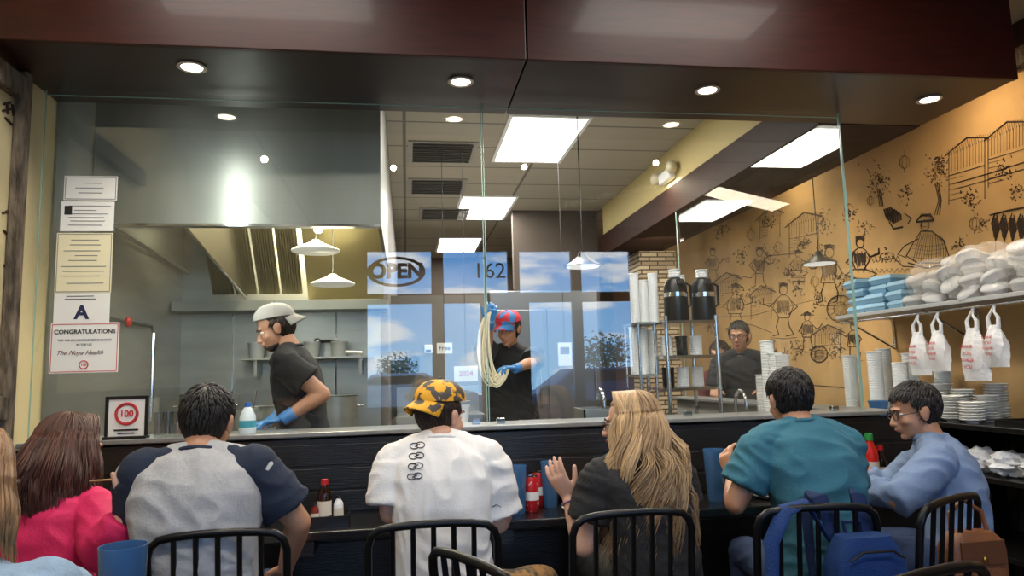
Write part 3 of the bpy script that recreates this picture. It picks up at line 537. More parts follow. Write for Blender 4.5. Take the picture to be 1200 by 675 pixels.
def cupstack(x,y,z,h,r,label,mat=white,name='cup_stack',group='stacks of cups and lids'):
    t=T(name,label,'cup stack',(x,y,z),group); n=int(h/.012); pr=[(.001,0),(r*.8,0)]
    for k in range(n): pr+=[(r*.94,.004+k*.012),(r,.008+k*.012),(r*.93,.012+k*.012)]
    pr+=[(r*.8,h+.005),(.001,h+.005)]
    MB().lathe(pr,(x,y,z),20).build('nested_cups',mat,t)
    MB().lathe([(r,h),(r+.003,h+.004),(r,h+.008),(r-.01,h+.004)],(x,y,z),20).build('rim',mat,t)
zA=W(760,379,4.5).z; zB=W(760,439,4.5).z; x0=W(738,378,4.5).x; x1=rx0-.02
t=T('cup_shelf','two tier steel cup shelf left of the drink dispensers','shelf',((x0+x1)/2,4.5,0))
for z in (zA,zB): MB().bx(x0,x1,4.35,4.65,z-.012,z).build('shelf_board',steel,t,smooth=False)
for x in (x0+.01,x1-.01):
    for y in (4.36,4.64): MB().tube([(x,y,0),(x,y,zA)],.008).build('post',chrome,t)
cs=[(745,322,378,.032,zA,'slim white cup stack at the left of the cup shelf'),(756,330,378,.03,zA,'second slim stack of cups on the cup shelf'),(767,322,376,.032,zA,'white cup stack beside the left dispenser'),(745,385,438,.032,zB,'white cup stack on the lower tier, left'),(756,385,438,.03,zB,'white cup stack on the lower tier, middle'),(767,388,438,.032,zB,'white cup stack on the lower tier, right')]
for (u,v0,v1,r,z,lab) in cs:
    a=W(u,v0,4.5); b=W(u,v1,4.5); cupstack(b.x,4.5,z,a.z-z,r,lab)
for k,xx in enumerate((th1,(th1+th2)/2,th2)):
    pz=rt+.286; cupstack(xx,(4.4,4.57,4.42)[k],pz if k!=1 else rt,.05 if k!=1 else .32,.04,['white lids piled on the left dispenser','tall white lid stack between the dispensers','white lids piled on the right dispenser'][k])
for k,(xx,zz,mt) in enumerate(((rx0+.07,rt-.22,white),(rx0+.17,rt-.22,black),(rx0+.27,rt-.22,white),(rx0+.07,rt-.42,black),(rx0+.17,rt-.42,white),(rx0+.27,rt-.42,clearp))):
    if xx>rx1-.04: continue
    cupstack(xx,4.42,zz,.12,.04,['white cup stack on the rack middle shelf, left','black cup stack on the rack middle shelf','white cup stack on the rack middle shelf, right','black cup stack on the rack bottom shelf','white cup stack on the rack bottom shelf','clear cup stack on the rack bottom shelf'][k],mt)
def faucet(x,y,z,label,h=.3):
    t=T('gooseneck_faucet',label,'faucet',(x,y,z)); MB().tube([(x,y,z),(x,y,z+h)]+[(x,y-.07+.07*math.cos(a),z+h+.07*math.sin(a)) for a in (.5,1,1.57,2.2,2.8,3.14)]+[(x,y-.14,z+h-.05)],.011).build('spout',chrome,t); MB().tube([(x+.02,y,z+.05),(x+.07,y,z+.08)],.007).build('lever',chrome,t)
faucet(min(W(862,470,4.3).x,2.2),4.3,.92,'gooseneck faucet right of the cup rack',.22); faucet(W(700,462,4.1).x,4.1,1.0,'gooseneck faucet in the middle of the counter',.18)
for k,(u,v0) in enumerate(((905,418),(925,415),(940,400),(915,440))):
    a=W(u,v0,4.0); cupstack(min(a.x,2.15),3.84+.085*k,1.0,max(.1,a.z-1.0),.04,['clear plastic cups at the right counter, front','tall clear lid stack at the right counter','white paper cups near the side panel','short clear cups near the side panel'][k],[clearp,white,white,clearp][k])
for (xa,xb,nm,lab) in ((1.5,2.27,'side_counter','steel side counter with cups in the screen corner'),(.3,1.48,'service_counter','steel service counter right behind the ledge')):
    t=T(nm,lab,'counter',((xa+xb)/2,3.95,0)); MB().bx(xa,xb,3.75,4.13,.96,1.0).build('counter_top',steel,t,smooth=False,bevel=.004)
    for xx in (xa+.04,xb-.04):
        for yy in (3.8,4.08): MB().tube([(xx,yy,0),(xx,yy,.96)],.018).build('leg',chrome,t)
for k,(w_,h_) in enumerate(((.24,.09),(.2,.15),(.2,.11))):
    pxx=[.75,1.05,1.32][k]; t=T('food_tray',['shallow steel tray behind the ledge middle','deep steel tray behind the ledge','small steel tray next to the rack'][k],'tray',(pxx,3.95,1.0)); 
    MB().bx(pxx-w_/2,pxx+w_/2,3.8,4.05,1.0,1.02).bx(pxx-w_/2,pxx+w_/2,3.8,3.81,1.02,1.0+h_).bx(pxx-w_/2,pxx+w_/2,4.04,4.05,1.02,1.0+h_).bx(pxx-w_/2,pxx-w_/2+.01,3.8,4.05,1.02,1.0+h_).bx(pxx+w_/2-.01,pxx+w_/2,3.8,4.05,1.02,1.0+h_).build('pan',steel,t,smooth=False)
# ---------------- right wall station
UZ=WX(1100,357,3.3).z; sh=T('wall_shelf','long white upper shelf on the right wall','shelf',(3.38,4.0,UZ-.25))
MB().bx(3.16,3.59,3.05,4.85,UZ-.025,UZ).build('board',M('grey shelf board',(176,178,178),.4),sh,smooth=False,bevel=.003)
for y in (3.2,4.0,4.8): MB().tube([(3.59,y,UZ-.25),(3.59,y,UZ-.03),(3.2,y,UZ-.03),(3.59,y,UZ-.25)],.01).build('bracket',chrome,sh)
MB().tube([(3.2,3.1,UZ-.05),(3.2,4.85,UZ-.05)],.008).build('hook_rail',chrome,sh)
KZ=WX(1150,495,3.2).z; st2=T('service_station','dark service station with two shelves along the right wall','counter',(3.3,4.0,0))
for z in (KZ,KZ-.27,.35): MB().bx(3.05,3.58,2.9,4.9,z-.03,z).build('shelf',bartop,st2,smooth=False,bevel=.004)
for y in (2.91,3.9,4.86): MB().bx(3.07,3.57,y,y+.03,0,KZ-.03).build('side_panel',blackwood,st2,smooth=False)
base=T('takeout_box','x','box',(0,0,0),'pale blue foam boxes on the upper shelf')
MB().loft([[V((sx*a,sy*b,z)) for sx,sy in ((-1,-1),(1,-1),(1,1),(-1,1))] for a,b,z in ((.085,.085,0),(.1,.1,.03))]).build('tray',boxblue,base,bevel=.004,smooth=False)
MB().loft([[V((sx*a,sy*b,z)) for sx,sy in ((-1,-1),(1,-1),(1,1),(-1,1))] for a,b,z in ((.102,.102,.031),(.102,.102,.036),(.086,.086,.062))]).build('lid',boxblue,base,bevel=.004,smooth=False)
n=0
for j,y in enumerate((4.72,4.5,4.28)):
    for k in range((4,4,3)[j]):
        n+=1; lab='pale blue foam takeout box, %s in the %s stack on the upper shelf'%(['bottom','second','third','top'][k],['farthest','middle','nearest'][j])
        loc=(3.34+random.uniform(-.03,.03),y+random.uniform(-.01,.01),UZ+.064*k)
        if n==1: base['label']=lab; base.location=loc
        else: cp(base,lab,loc,random.uniform(-.2,.2))
film=M('clear crinkled film',(240,236,230),.1,alpha=.2,bump=(20,.6,.02)); bg=M('thin white film',(236,236,238),.35,alpha=.88,bump=(25,.6,.02))
cb=T('clamshell_container','x','container',(0,0,0),'clear plastic containers heaped on the upper shelf')
MB().lathe([(.001,0),(.05,0),(.068,.035),(.072,.037),(.072,.04),(.001,.04)],n=20).build('base',clearp,cb); MB().lathe([(.072,.041),(.072,.045),(.058,.064),(.04,.07),(.001,.07)],n=20).build('lid',clearp,cb)
n=0; ords=['bottom','second','third','fourth']
for j in range(7):
    for q,x in enumerate((3.26,3.44)):
        for k in range((3,4,3,4,4,3,3)[j]):
            n+=1; loc=(x+random.uniform(-.03,.03),3.16+j*.155+random.uniform(-.02,.02),UZ+.005+.068*k); lab='clear plastic container, %s of the %s %s pile from the near end of the shelf'%(ords[k],['first','second','third','fourth','fifth','sixth','seventh'][j],['front','rear'][q])
            rt_=(random.uniform(-.6,.6),random.uniform(-.6,.6),random.uniform(0,3))
            if n==1: cb['label']=lab; cb.location=loc
            else: cp(cb,lab,loc,rot=rt_)
for k,(y,h,w_) in enumerate(((3.28,.27,.19),(3.62,.32,.19),(3.98,.29,.17))):
    t=T('film_bag',['crinkled clear bag around the nearest containers','crinkled clear bag around the middle containers','crinkled clear bag around the farthest containers'][k],'plastic bag',(3.35,y,UZ),'clear bags round the containers')
    MB().ell((3.34,y,UZ+h*.5),(.2,w_,h*.5),nu=60,nv=36,fn=lambda d:1+.16*noise.noise(d*3+V((k*5,0,0)))+.12*abs(noise.noise(d*6))).build('film',film,t)
def bag(u,v,label,s=1.0,x=3.18):
    p=WX(u,v,x); t=T('carrier_bag',label,'plastic bag',p,'white plastic carrier bags on the hook rail'); h=.27*s; w=.085*s
    rings=[]
    for q in range(9):
        f=q/8; ww=w*(.35+.65*math.sin(min(1,f*1.5)*PI/2)); dd=.03*(.4+math.sin(f*PI)); rings.append([p+V((math.cos(a*PI/10)*dd*(1+.25*math.sin(a*2.1+q)),math.sin(a*PI/10)*ww*(1+.1*math.sin(a*1.7+q)),-.06-f*h)) for a in range(20)])
    MB().loft(rings).build('pouch',bg,t)
    for sgn in (-1,1): MB().tube([p+V((0,sgn*.03,-.08)),p+V((0,sgn*.035,-.02)),p+V((0,sgn*.012,.01)),p+V((0.02,0,UZ-.05-p.z))],[.012,.01,.006,.005],8).build('handle',bg,t)
    for q,(s_,dz) in enumerate((('THANK',-.15),('YOU',-.185),('THANK',-.22),('YOU',-.255))): text(s_,p+V((-.052,0,dz*s)),.026*s,redp,t,rot=(PI/2,0,-PI/2))
bag(1074,378,'white plastic carrier bag, farthest of the bags under the shelf'); bag(1097,376,'white plastic carrier bag, second from the far end',s=.9); bag(1138,372,'long white plastic carrier bag, third along the rail',s=1.1); bag(1163,368,'white plastic carrier bag, nearest under the shelf',s=.85)
fw=M('frosted white',(225,228,228),.35)
for k,(x,y,h) in enumerate(((3.2,4.78,.40),(3.36,4.62,.44),(3.2,4.5,.42),(3.36,4.36,.4),(3.2,4.25,.34),(3.42,4.15,.3))):
    cupstack(x,y,KZ,h,.05,['tall sleeve of white cups at the far end of the station','second tall sleeve of cups along the right wall','third tall sleeve of cups along the right wall','fourth sleeve of cups along the right wall','fifth sleeve of cups, nearer the bowls','shorter sleeve of cups nearest the bowls'][k],fw,'cup_sleeve','cup sleeves on the station')
bowl=T('small_plate','x','plate',(0,0,0),'stacked small plates on the station'); MB().lathe([(.001,0),(.03,0),(.032,.006),(.055,.014),(.066,.022),(.064,.024),(.053,.017),(.028,.009),(.001,.008)],n=24).build('dish',M('white porcelain',(226,226,222),.2),bowl)
n=0
for j,(x,y,c) in enumerate(((3.13,4.05,8),(3.13,3.9,10),(3.13,3.75,9),(3.28,4.0,13),(3.28,3.83,11),(3.13,3.6,7),(3.28,3.66,9),(3.43,3.75,13))):
    for k in range(c):
        n+=1; lab='small white plate, number %d from the bottom in the %s stack'%(k+1,['farthest front','second front','third front','far middle','near middle','nearest front','nearest middle','rear wall side'][j])
        if n==1: bowl['label']=lab; bowl.location=(x,y,KZ)
        else: cp(bowl,lab,(x+random.uniform(-.004,.004),y,KZ+k*.0155))
t=T('dish_tub','blue plastic tub behind the man in the blue shirt','tub',(3.1,4.36,KZ)); MB().lathe([(.05,0),(.06,.09),(.064,.09),(.064,.1),(.056,.1),(.045,.01)],(3.1,4.36,KZ),20).build('bowl',blueplastic,t)
t=T('black_tray','black serving tray beside the plates','tray',(3.2,3.3,KZ)); MB().bx(3.08,3.4,3.2,3.4,KZ,KZ+.01).build('base',black,t,smooth=False)
for a in ((3.08,3.09,3.2,3.4),(3.39,3.4,3.2,3.4),(3.09,3.39,3.2,3.21),(3.09,3.39,3.39,3.4)): MB().bx(*a,KZ+.01,KZ+.035).build('rim',black,t,smooth=False)
t=T('card_reader','small white terminal at the near end of the station','terminal',(3.2,3.1,KZ)); MB().loft([[V((x,y,z)) for x,y in ((3.1,3.02),(3.25,3.02),(3.25,3.14),(3.1,3.14))] if z<KZ+.03 else [V((x,y,z)) for x,y in ((3.14,3.03),(3.25,3.03),(3.25,3.13),(3.14,3.13))] for z in (KZ,KZ+.02,KZ+.09)]).build('case',white,t,smooth=False,bevel=.008)
crl=['nearest','second','third','fourth','fifth','sixth']
for k in range(6):
    y=3.02+k*.2; t=T('crumpled_bag','%s crumpled clear bag along the lower shelf of the station'%crl[k],'plastic bag',(3.17,y,KZ-.27),'crumpled bags on the lower shelf')
    MB().ell((3.17,y,KZ-.27+.065),(.1,.1,.07),nu=32,nv=20,fn=lambda d:1+.3*noise.noise(d*3+V((k*5,0,0)))-.2*abs(noise.noise(d*7))).build('film',bg,t)
# ---------------- props on bar
def tumbler(loc,label,mat=blueplastic,h=.16,r=.04,name='tumbler',group='blue plastic tumblers',water=True):
    t=T(name,label,'cup',loc,group); MB().lathe([(.001,0),(r*.72,0),(r*.78,.01),(r*.9,h*.6),(r*.93,h*.62),(r,h),(r-.003,h),(r*.72,.012),(.001,.011)],loc,24).build('wall',mat,t)
    if water: MB().lathe([(.001,.013),(r*.68,.013),(r*.84,h*.7),(.001,h*.7)],loc,20).build('drink',M('iced drink',(70,110,150),.1,alpha=.6),t)
def onbar(u,v,y=3.14): p=W(u,v,y); return (p.x,y,.76)
tumbler(onbar(607,585,3.1),'blue plastic tumbler left of the red cans on the bar',h=.2); tumbler(onbar(645,585,3.2),'blue plastic tumbler right of the red cans',h=.2)
tumbler(onbar(838,560,3.12),'tall blue tumbler beside the man in the teal shirt',h=.23,r=.048)
def can(loc,label,body=red):
    t=T('soda_can',label,'can',loc,'soda cans'); MB().lathe([(.001,0),(.024,0),(.032,.012),(.032,.135),(.027,.148)],loc,24).build('body',body,t); MB().lathe([(.027,.148),(.028,.151),(.025,.151),(.024,.147),(.001,.147)],loc,24).build('lid',chrome,t); MB().lathe([(.0325,.05),(.0328,.055),(.0328,.08),(.0325,.085)],loc,24,cap=False).build('band',white,t)
can(onbar(623,585,3.12),'red soda can between the blue tumblers',M('red can print',(188,30,40),.3,var=(40,.5,.36,.42),col2=(226,210,200))); can(onbar(632,585,3.24),'dark red soda can half hidden behind the other can')
def plate(loc,r,label,food=None):
    t=T('dinner_plate',label,'plate',loc,'white plates on the bar'); MB().lathe([(.001,0),(r*.6,0),(r,.02),(r,.024),(r*.6,.006),(.001,.006)],loc,32).build('dish',M('white porcelain',(226,226,222),.2),t)
    if food: MB().ell(V(loc)+V((0,0,.015)),(r*.55,r*.5,.02),fn=lambda d:1+.25*noise.noise(d*6)).build('food',M('food',(176,140,84),.7,var=(30,.4)),t)
plate(onbar(685,590,3.06),.1,'white plate with food before the blonde woman',1); plate(onbar(490,590,3.1),.1,'white plate before the man in the orange cap',1); plate(onbar(250,590,3.1),.1,'white plate before the man in the raglan shirt',1); plate(onbar(905,590,3.12),.1,'white plate before the man in the teal shirt',1)
def bowlbig(loc,label): 
    t=T('noodle_bowl',label,'bowl',loc,'large noodle bowls'); MB().lathe([(.001,0),(.05,0),(.055,.01),(.1,.06),(.11,.08),(.106,.08),(.09,.055),(.001,.05)],loc,30).build('shell',MC['white porcelain'],t); MB().lathe([(.001,.06),(.098,.06),(.098,.064),(.001,.066)],loc,24).build('soup',M('broth',(150,96,44),.2),t)
bowlbig(onbar(688,560,3.2),'large white noodle bowl beside the plate of the blonde woman'); bowlbig(onbar(985,575,3.18),'white noodle bowl between the teal and blue shirted men'); bowlbig(onbar(120,600,3.12),'noodle bowl before the woman in pink')
b=V(onbar(386,600,3.1)); t=T('condiment_tray','black condiment tray beside the man in the raglan shirt','tray',b); MB().bx(b.x-.08,b.x+.08,3.04,3.16,.76,.77).build('base',black,t,smooth=False)
for a in ((b.x-.08,b.x-.075,3.04,3.16),(b.x+.075,b.x+.08,3.04,3.16),(b.x-.075,b.x+.075,3.04,3.045)): MB().bx(*a,.77,.80).build('rim',black,t,smooth=False)
def bottle(loc,label,body,capm,h=.15,r=.028,name='sauce_bottle'):
    t=T(name,label,'bottle',loc,'sauce bottles'); MB().lathe([(.001,0),(r,0),(r,h*.6),(r*.9,h*.7),(r*.45,h*.85),(r*.45,h*.9),(.001,h*.9)],loc,20).build('body',body,t); MB().lathe([(.001,h*.88),(r*.55,h*.88),(r*.5,h),(.001,h*1.01)],loc,16).build('cap',capm,t); MB().lathe([(r+.0008,h*.15),(r+.0008,h*.5)],loc,20,cap=False).build('label_band',M('label paper',(215,205,190),.6),t)
soy=M('soy sauce glass',(38,20,14),.1)
bottle(b+V((-.02,0,.01)),'dark soy bottle with red cap in the tray',soy,red,.17); bottle(b+V((.035,.02,.01)),'small pepper shaker in the condiment tray',white,black,.1,.02); bottle(b+V((-.055,-.02,.01)),'small chili jar in the condiment tray',M('chili oil',(120,26,14),.2),black,.08,.016)
bottle(onbar(1020,535,3.2),'red chili sauce bottle with green cap on the bar end',M('chili sauce',(196,30,16),.3),M('green cap',(40,130,60),.4),.26,.036,'chili_bottle'); bottle(onbar(1034,555,3.22),'short soy bottle beside the chili sauce bottle',soy,red,.2,.026)
def ledge(u,v=505,y=3.38): p=W(u,v,y); return V((p.x,y,LZ))
for k,u in enumerate((186,197,208,219)):
    tumbler(ledge(u,500,3.35+.03*(k%2)),['clear drinking glass nearest the award sign','second clear glass from the award sign','third clear glass from the award sign','clear glass farthest from the award sign'][k],clearglass,.11,.024,'drinking_glass','clear glasses on the ledge',False)
p=ledge(290); t=T('lotion_bottle','white and blue pump bottle on the ledge by the cook','bottle',p); MB().lathe([(.001,0),(.035,0),(.038,.02),(.034,.08),(.02,.11),(.012,.12),(.001,.12)],p,20).build('body',M('milky bottle',(205,220,224),.3),t); MB().lathe([(.001,.12),(.014,.12),(.012,.14),(.001,.14)],p,14).build('cap',M('blue cap',(40,100,180),.4),t); MB().lathe([(.0375,.03),(.0365,.06)],p,20,cap=False).build('label_band',M('teal label',(60,150,170),.5),t)
t=T('bistro_table','dark round table at the lower left','table',(-.80,1.9,0)); MB().lathe([(.001,.73),(.16,.73),(.17,.74),(.17,.755),(.16,.76),(.001,.76)],(-.80,1.9,0),40).build('table_top',bartop,t); MB().tube([(-.8,1.9,0),(-.8,1.9,.73)],.03).build('pedestal',blackmet,t); MB().lathe([(.001,0),(.16,0),(.16,.012),(.04,.04),(.001,.04)],(-.8,1.9,0)).build('base',blackmet,t)
p=W(144,660,1.9); tumbler((p.x,1.9,.76),'large blue plastic tumbler in the lower left foreground',h=.21,r=.055)
# ---------------- chairs
def make_chair():
    t=T('dining_chair','x','chair',(0,0,0),'black metal chairs along the bar')
    pts=[(-.2,-.17,0),(-.2,-.19,.45),(-.2,-.22,.70),(-.2,-.237,.84),(-.19,-.243,.872),(-.165,-.247,.892),(-.12,-.249,.899),(-.05,-.25,.903),(.05,-.25,.903),(.12,-.249,.899),(.165,-.247,.892),(.19,-.243,.872),(.2,-.237,.84),(.2,-.22,.70),(.2,-.19,.45),(.2,-.17,0)]
    MB().tube(pts,.0125,12).build('back_frame',blackmet,t)
    MB().tube([(-.2,-.2,.54),(.2,-.2,.54)],.009).build('lower_rail',blackmet,t)
    for k in range(5):
        x=-.125+k*.0625; MB().tube([(x,-.2,.54),(x,-.225,.70),(x,-.249,.90)],.0085,8).build('spindle',blackmet,t)
    for s in (-1,1): MB().tube([(s*.2,.2,0),(s*.19,.19,.44),(s*.19,.12,.45),(s*.2,-.19,.45)],.011).build('leg',blackmet,t)
    MB().tube([(-.19,.19,.2),(.19,.19,.2)],.008).build('stretcher',blackmet,t)
    MB().loft([[V((math.copysign(abs(math.cos(a*PI/16))**.6,math.cos(a*PI/16))*.205*k,math.copysign(abs(math.sin(a*PI/16))**.6,math.sin(a*PI/16))*.205*k,z)) for a in range(32)] for k,z in ((.95,.425),(1,.432),(1,.446),(.93,.455),(.6,.458))]).build('seat',M('black vinyl',(30,28,28),.4),t); return t
ch=make_chair()
def place(u,v,rz,label,first=False):
    p=WZ(u,v,.915); loc=V((p.x,p.y,0))+Matrix.Rotation(rz,3,'Z')@V((0,.25,0))
    if first: ch.location=loc; ch.rotation_euler=(0,0,rz); ch['label']=label
    else: cp(ch,label,loc,rz)
    return loc
place(255,620,.03,'black metal spindle back chair under the man in the raglan shirt',True)
place(508,609,0,'black metal chair under the man in the white jersey'); place(742,596,.02,'black metal chair under the blonde woman in black')
place(958,590,-.08,'black metal chair with the blue backpack hung on it'); place(1116,580,.45,'black metal chair under the man in the blue shirt')
place(548,650,-1.1,'empty black metal chair turned sideways behind the white jersey'); place(1092,664,.3,'empty black metal chair at the lower right edge')
t=T('bar_stool','low black backless stool under the woman in pink','stool',(-1.2,2.66,0))
MB().lathe([(.001,.43),(.17,.43),(.18,.44),(.18,.455),(.16,.46),(.001,.46)],(-1.2,2.66,0),30).build('seat',MC['black vinyl'],t)
for a in range(4): MB().tube([(-1.2+.13*math.cos(a*PI/2+.78),2.66+.13*math.sin(a*PI/2+.78),.43),(-1.2+.19*math.cos(a*PI/2+.78),2.66+.19*math.sin(a*PI/2+.78),0)],.012).build('leg',blackmet,t)
cp(ch,'black metal chair under the person in the denim jacket',(-1.15,1.42,0),-.4)
# ---------------- people
def U(a): return V(a).normalized()
def hand(mb,w,d,n,side,curl=.6,s=1.0,spread=.07):
    w=V(w); d=U(d); n=V(n); n=(n-d*n.dot(d)).normalized(); th=d.cross(n)*side
    def ring(c,a,b): return [c+th*math.cos(k*PI/8)*a*s+n*math.sin(k*PI/8)*b*s for k in range(16)]
    mb.loft([ring(w-d*.02,.026,.02),ring(w+d*.02*s,.03,.018),ring(w+d*.055*s,.04,.016),ring(w+d*.09*s,.042,.0135),ring(w+d*.1*s,.036,.01)])
    for k,(o,L) in enumerate(((.031,.072),(.0105,.081),(-.0105,.075),(-.031,.059))):
        b=w+d*.085*s+th*o*s; dd=(d+th*(o*spread/.03)).normalized(); pts=[b]; a=0
        for fr,bd in ((.45,.45),(.3,.6),(.25,.4)):
            a+=curl*bd*(1+.12*k); q=dd*math.cos(a)+n*math.sin(a); pts.append(pts[-1]+q*L*s*fr)
        mb.tube(pts,[.0095*s,.0092*s,.0086*s,.0075*s],10,rnd=True)
    b=w+d*.025*s+th*.024*s; q1=(th*.75+d*.65+n*.25).normalized(); q2=(th*.35+d*.9+n*.35).normalized()
    mb.tube([b,b+q1*.04*s,b+q1*.04*s+q2*.03*s,b+q1*.04*s+q2*.055*s],[.014*s,.012*s,.0105*s,.009*s],10,rnd=True)
class Fig: pass
skinA=M('light skin',(180,132,104),.6,var=(14,.08),bump=(180,.05)); skinB=M('tan skin',(184,134,104),.5,var=(14,.08),bump=(180,.05)); skinC=M('fair skin',(208,162,138),.5,var=(14,.08))
shoem=M('dark shoes',(30,30,32),.5); denim=M('blue denim',(52,70,104),.85,var=(40,.2),bump=(220,.3)); blackcl=M('black cotton',(26,26,29),.85,bump=(160,.25))
def figure(label,head,hf,hip,fwd,arms,skin,legs=None,tw=1.0,sw=.18,hunch=.04,hs=1.0,nb=.04,nd=.145,trouser=denim,voxel=.0052,gloves=None,hup=(0,0,1)):
    f=Fig(); f.up=V((0,0,1)); f.fwd=U(fwd); f.R=f.fwd.cross(f.up).normalized(); f.head=V(head); f.hip=V(hip); f.tw=tw
    f.neck=f.head-f.fwd*nb-f.up*nd; f.hs=hs
    ctrl=(f.hip+f.neck)/2-f.fwd*hunch*2
    def B(t): 
        if t<0: return f.hip+(ctrl-f.hip).normalized()*t*.6
        return f.hip*(1-t)**2+ctrl*2*t*(1-t)+f.neck*t*t
    def torso(mb,g=0,lo=-.12,sec=None):
        S=[(-.14,.165,.12),(0,.178,.13),(.2,.165,.12),(.4,.155,.112),(.6,.168,.118),(.76,.178,.114),(.87,.165,.095),(.94,.115,.078),(1.0,.066,.06)]
        rings=[]
        for t,a,b in S:
            if t<lo: t=lo
            c=B(t); tn=(B(t+.03)-B(t-.03)).normalized(); D=f.R.cross(tn)
            A=a*tw+g; Bb=b*tw+g
            if t>=1: A=a+g*.5; Bb=b+g*.5
            rings.append([c+f.R*math.copysign(abs(math.cos(k*PI/14))**.85,math.cos(k*PI/14))*A+D*math.copysign(abs(math.sin(k*PI/14))**.85,math.sin(k*PI/14))*Bb for k in range(28)])
        mb.loft(rings)
        for s in (0,1):
            sg=-1 if s==0 else 1; mb.tube([f.neck+f.R*sg*.035-f.up*.015,f.sh[s]],[.045+g,.052+g],14,rnd=True)
    f.torso=torso
    tn=(B(1)-B(.9)).normalized(); f.sh=[f.neck-tn*.07+f.R*sg*sw*tw+f.fwd*.015 for sg in (-1,1)]
    f.arms=[]
    F2=U(hf); HU=V(hup); HU=(HU-F2*HU.dot(F2)).normalized(); HR=F2.cross(HU); A=Matrix((HR,F2,HU)).transposed(); f.A=A
    def h(r,fw,u): return f.head+A@(V((r,fw,u))*hs)
    f.h=h
    mb=MB(); torso(mb)
    gls=[]
    for s,a in enumerate(arms):
        sg=-1 if s==0 else 1
        if a is None: a=(f.sh[s]-f.up*.27+f.fwd*.06+f.R*sg*.05,f.sh[s]-f.up*.24+f.fwd*.3,tuple(f.fwd),(0,0,-1),.7)
        e,w,hd,pn,cu=a[:5]; e=V(e); w=V(w); S=f.sh[s]
        e=S+(e-S).normalized()*min((e-S).length,.30); w=e+(w-e).normalized()*min((w-e).length,.265)
        f.arms.append((S,e,w))
        mb.tube([S,(S+e)/2,e],[.056,.048,.041],14,rnd=True); mb.tube([e,e+(w-e)*.3,w],[.041,.042,.027],14,rnd=True)
        if gloves:
            g=MB(); hand(g,w,hd,pn,sg,cu); g.tube([w-(w-e).normalized()*.05,w+(w-e).normalized()*.02],[.036,.032],14); gls.append(g)
        hand(mb,w,hd,pn,sg,cu,.9 if gloves else 1)
    dl=[(f.hip+f.fwd*.42+f.R*sg*.11+V((0,0,.01)),None) for sg in (-1,1)]
    if legs is None: legs=dl
    legs=[l if l else dl[i] for i,l in enumerate(legs)]
    f.legs=[]
    for s,(kn,an) in enumerate(legs):
        sg=-1 if s==0 else 1; hj=f.hip+f.R*sg*.085*tw-f.up*.01; kn=V(kn)
        if an is None: an=V((kn.x+f.fwd.x*.02,kn.y+f.fwd.y*.02,.09))
        an=V(an); f.legs.append((hj,kn,an)); mb.tube([hj,kn],[.085,.058],14,rnd=True); mb.tube([kn,kn+(an-kn)*.3,an],[.056,.057,.038],14,rnd=True)
        mb.tube([an-f.fwd*.04-f.up*.04,an+f.fwd*.05-f.up*.045,an+f.fwd*.14-f.up*.06],[.035,.038,.025],12,rnd=True)
    mb.tube([f.neck-f.up*.02,f.neck+f.up*.02,h(0,-.022,-.06)],[.062,.054,.052],16)
    for c,r in (((0,-.012,.034),(.076,.096,.084)),((0,.026,-.03),(.062,.066,.083)),((0,.034,-.078),(.047,.05,.034)),((0,.07,-.098),(.021,.02,.017)),((0,.082,.024),(.046,.014,.011)),((0,.092,-.058),(.023,.011,.006)),((0,.09,-.069),(.02,.011,.007))):
        mb.ell(h(*c),[x*hs for x in r],A,18,12)
    for sg in (-1,1):
        mb.ell(h(sg*.036,.058,-.03),[x*hs for x in (.024,.026,.022)],A); mb.ell(h(sg*.081,-.004,-.008),[x*hs for x in (.009,.02,.033)],A); mb.ell(h(sg*.086,-.014,.004),[x*hs for x in (.009,.015,.023)],A); mb.ell(h(sg*.011,.103,-.037),[x*hs for x in (.008,.01,.008)],A)
    mb.tube([h(0,.088,.008),h(0,.1,-.015),h(0,.11,-.034)],[.009*hs,.01*hs,.0125*hs],10,rnd=True)
    org=V((f.hip.x,f.hip.y,0)); f.body=bake(mb,voxel,3,'person',skin,org=org); tag(f.body,label,'person')
    for g in gls: bake(g,.0045,2,'glove',gloves,f.body)
    m=MB(); m2=MB(); br=M('brow hair',(40,28,22),.8)
    for sg in (-1,1):
        m.ell(h(sg*.03,.0745,.002),[x*hs for x in (.0135,.0105,.0085)],A,14,10); m2.ell(h(sg*.03,.0825,.002),[x*hs for x in (.0055,.004,.0055)],A,10,8)
        MB().tube([h(sg*.014,.098,.021),h(sg*.03,.094,.027),h(sg*.047,.08,.021)],[.003*hs,.004*hs,.002*hs],6).build('eyebrow',br,f.body)
    m.build('eyes',M('eye white',(220,214,208),.2),f.body); m2.build('irises',M('iris',(40,26,18),.2),f.body)
    MB().ell(h(0,.1,-.063),[x*hs for x in (.021,.004,.006)],A,14,8).build('lips',M('lip skin',(170,96,86),.4),f.body)
    tm=MB()
    for (hj,kn,an) in f.legs: tm.tube([hj,kn],[.098,.072],14,rnd=True); tm.tube([kn,an+f.up*.01],[.07,.055],14)
    tm.ell(f.hip,(.19*tw,.15*tw,.11)); bake(tm,.01,4,'trousers',trouser,f.body,wr=.004)
    for (hj,kn,an) in f.legs:
        sm=MB(); D=f.fwd; sm.tube([an-D*.06-f.up*.05,an-f.up*.045,an+D*.08-f.up*.055,an+D*.16-f.up*.06],[.036,.045,.045,.03],14,rnd=True); sm.build('shoe',shoem,f.body)
    return f
def sleeve_pts(a,l):
    S,e,w=a
    if l<=1: return [S,S+(e-S)*l*.5,S+(e-S)*l]
    return [S,(S+e)/2,e,e+(w-e)*(l-1)*.5,e+(w-e)*(l-1)]
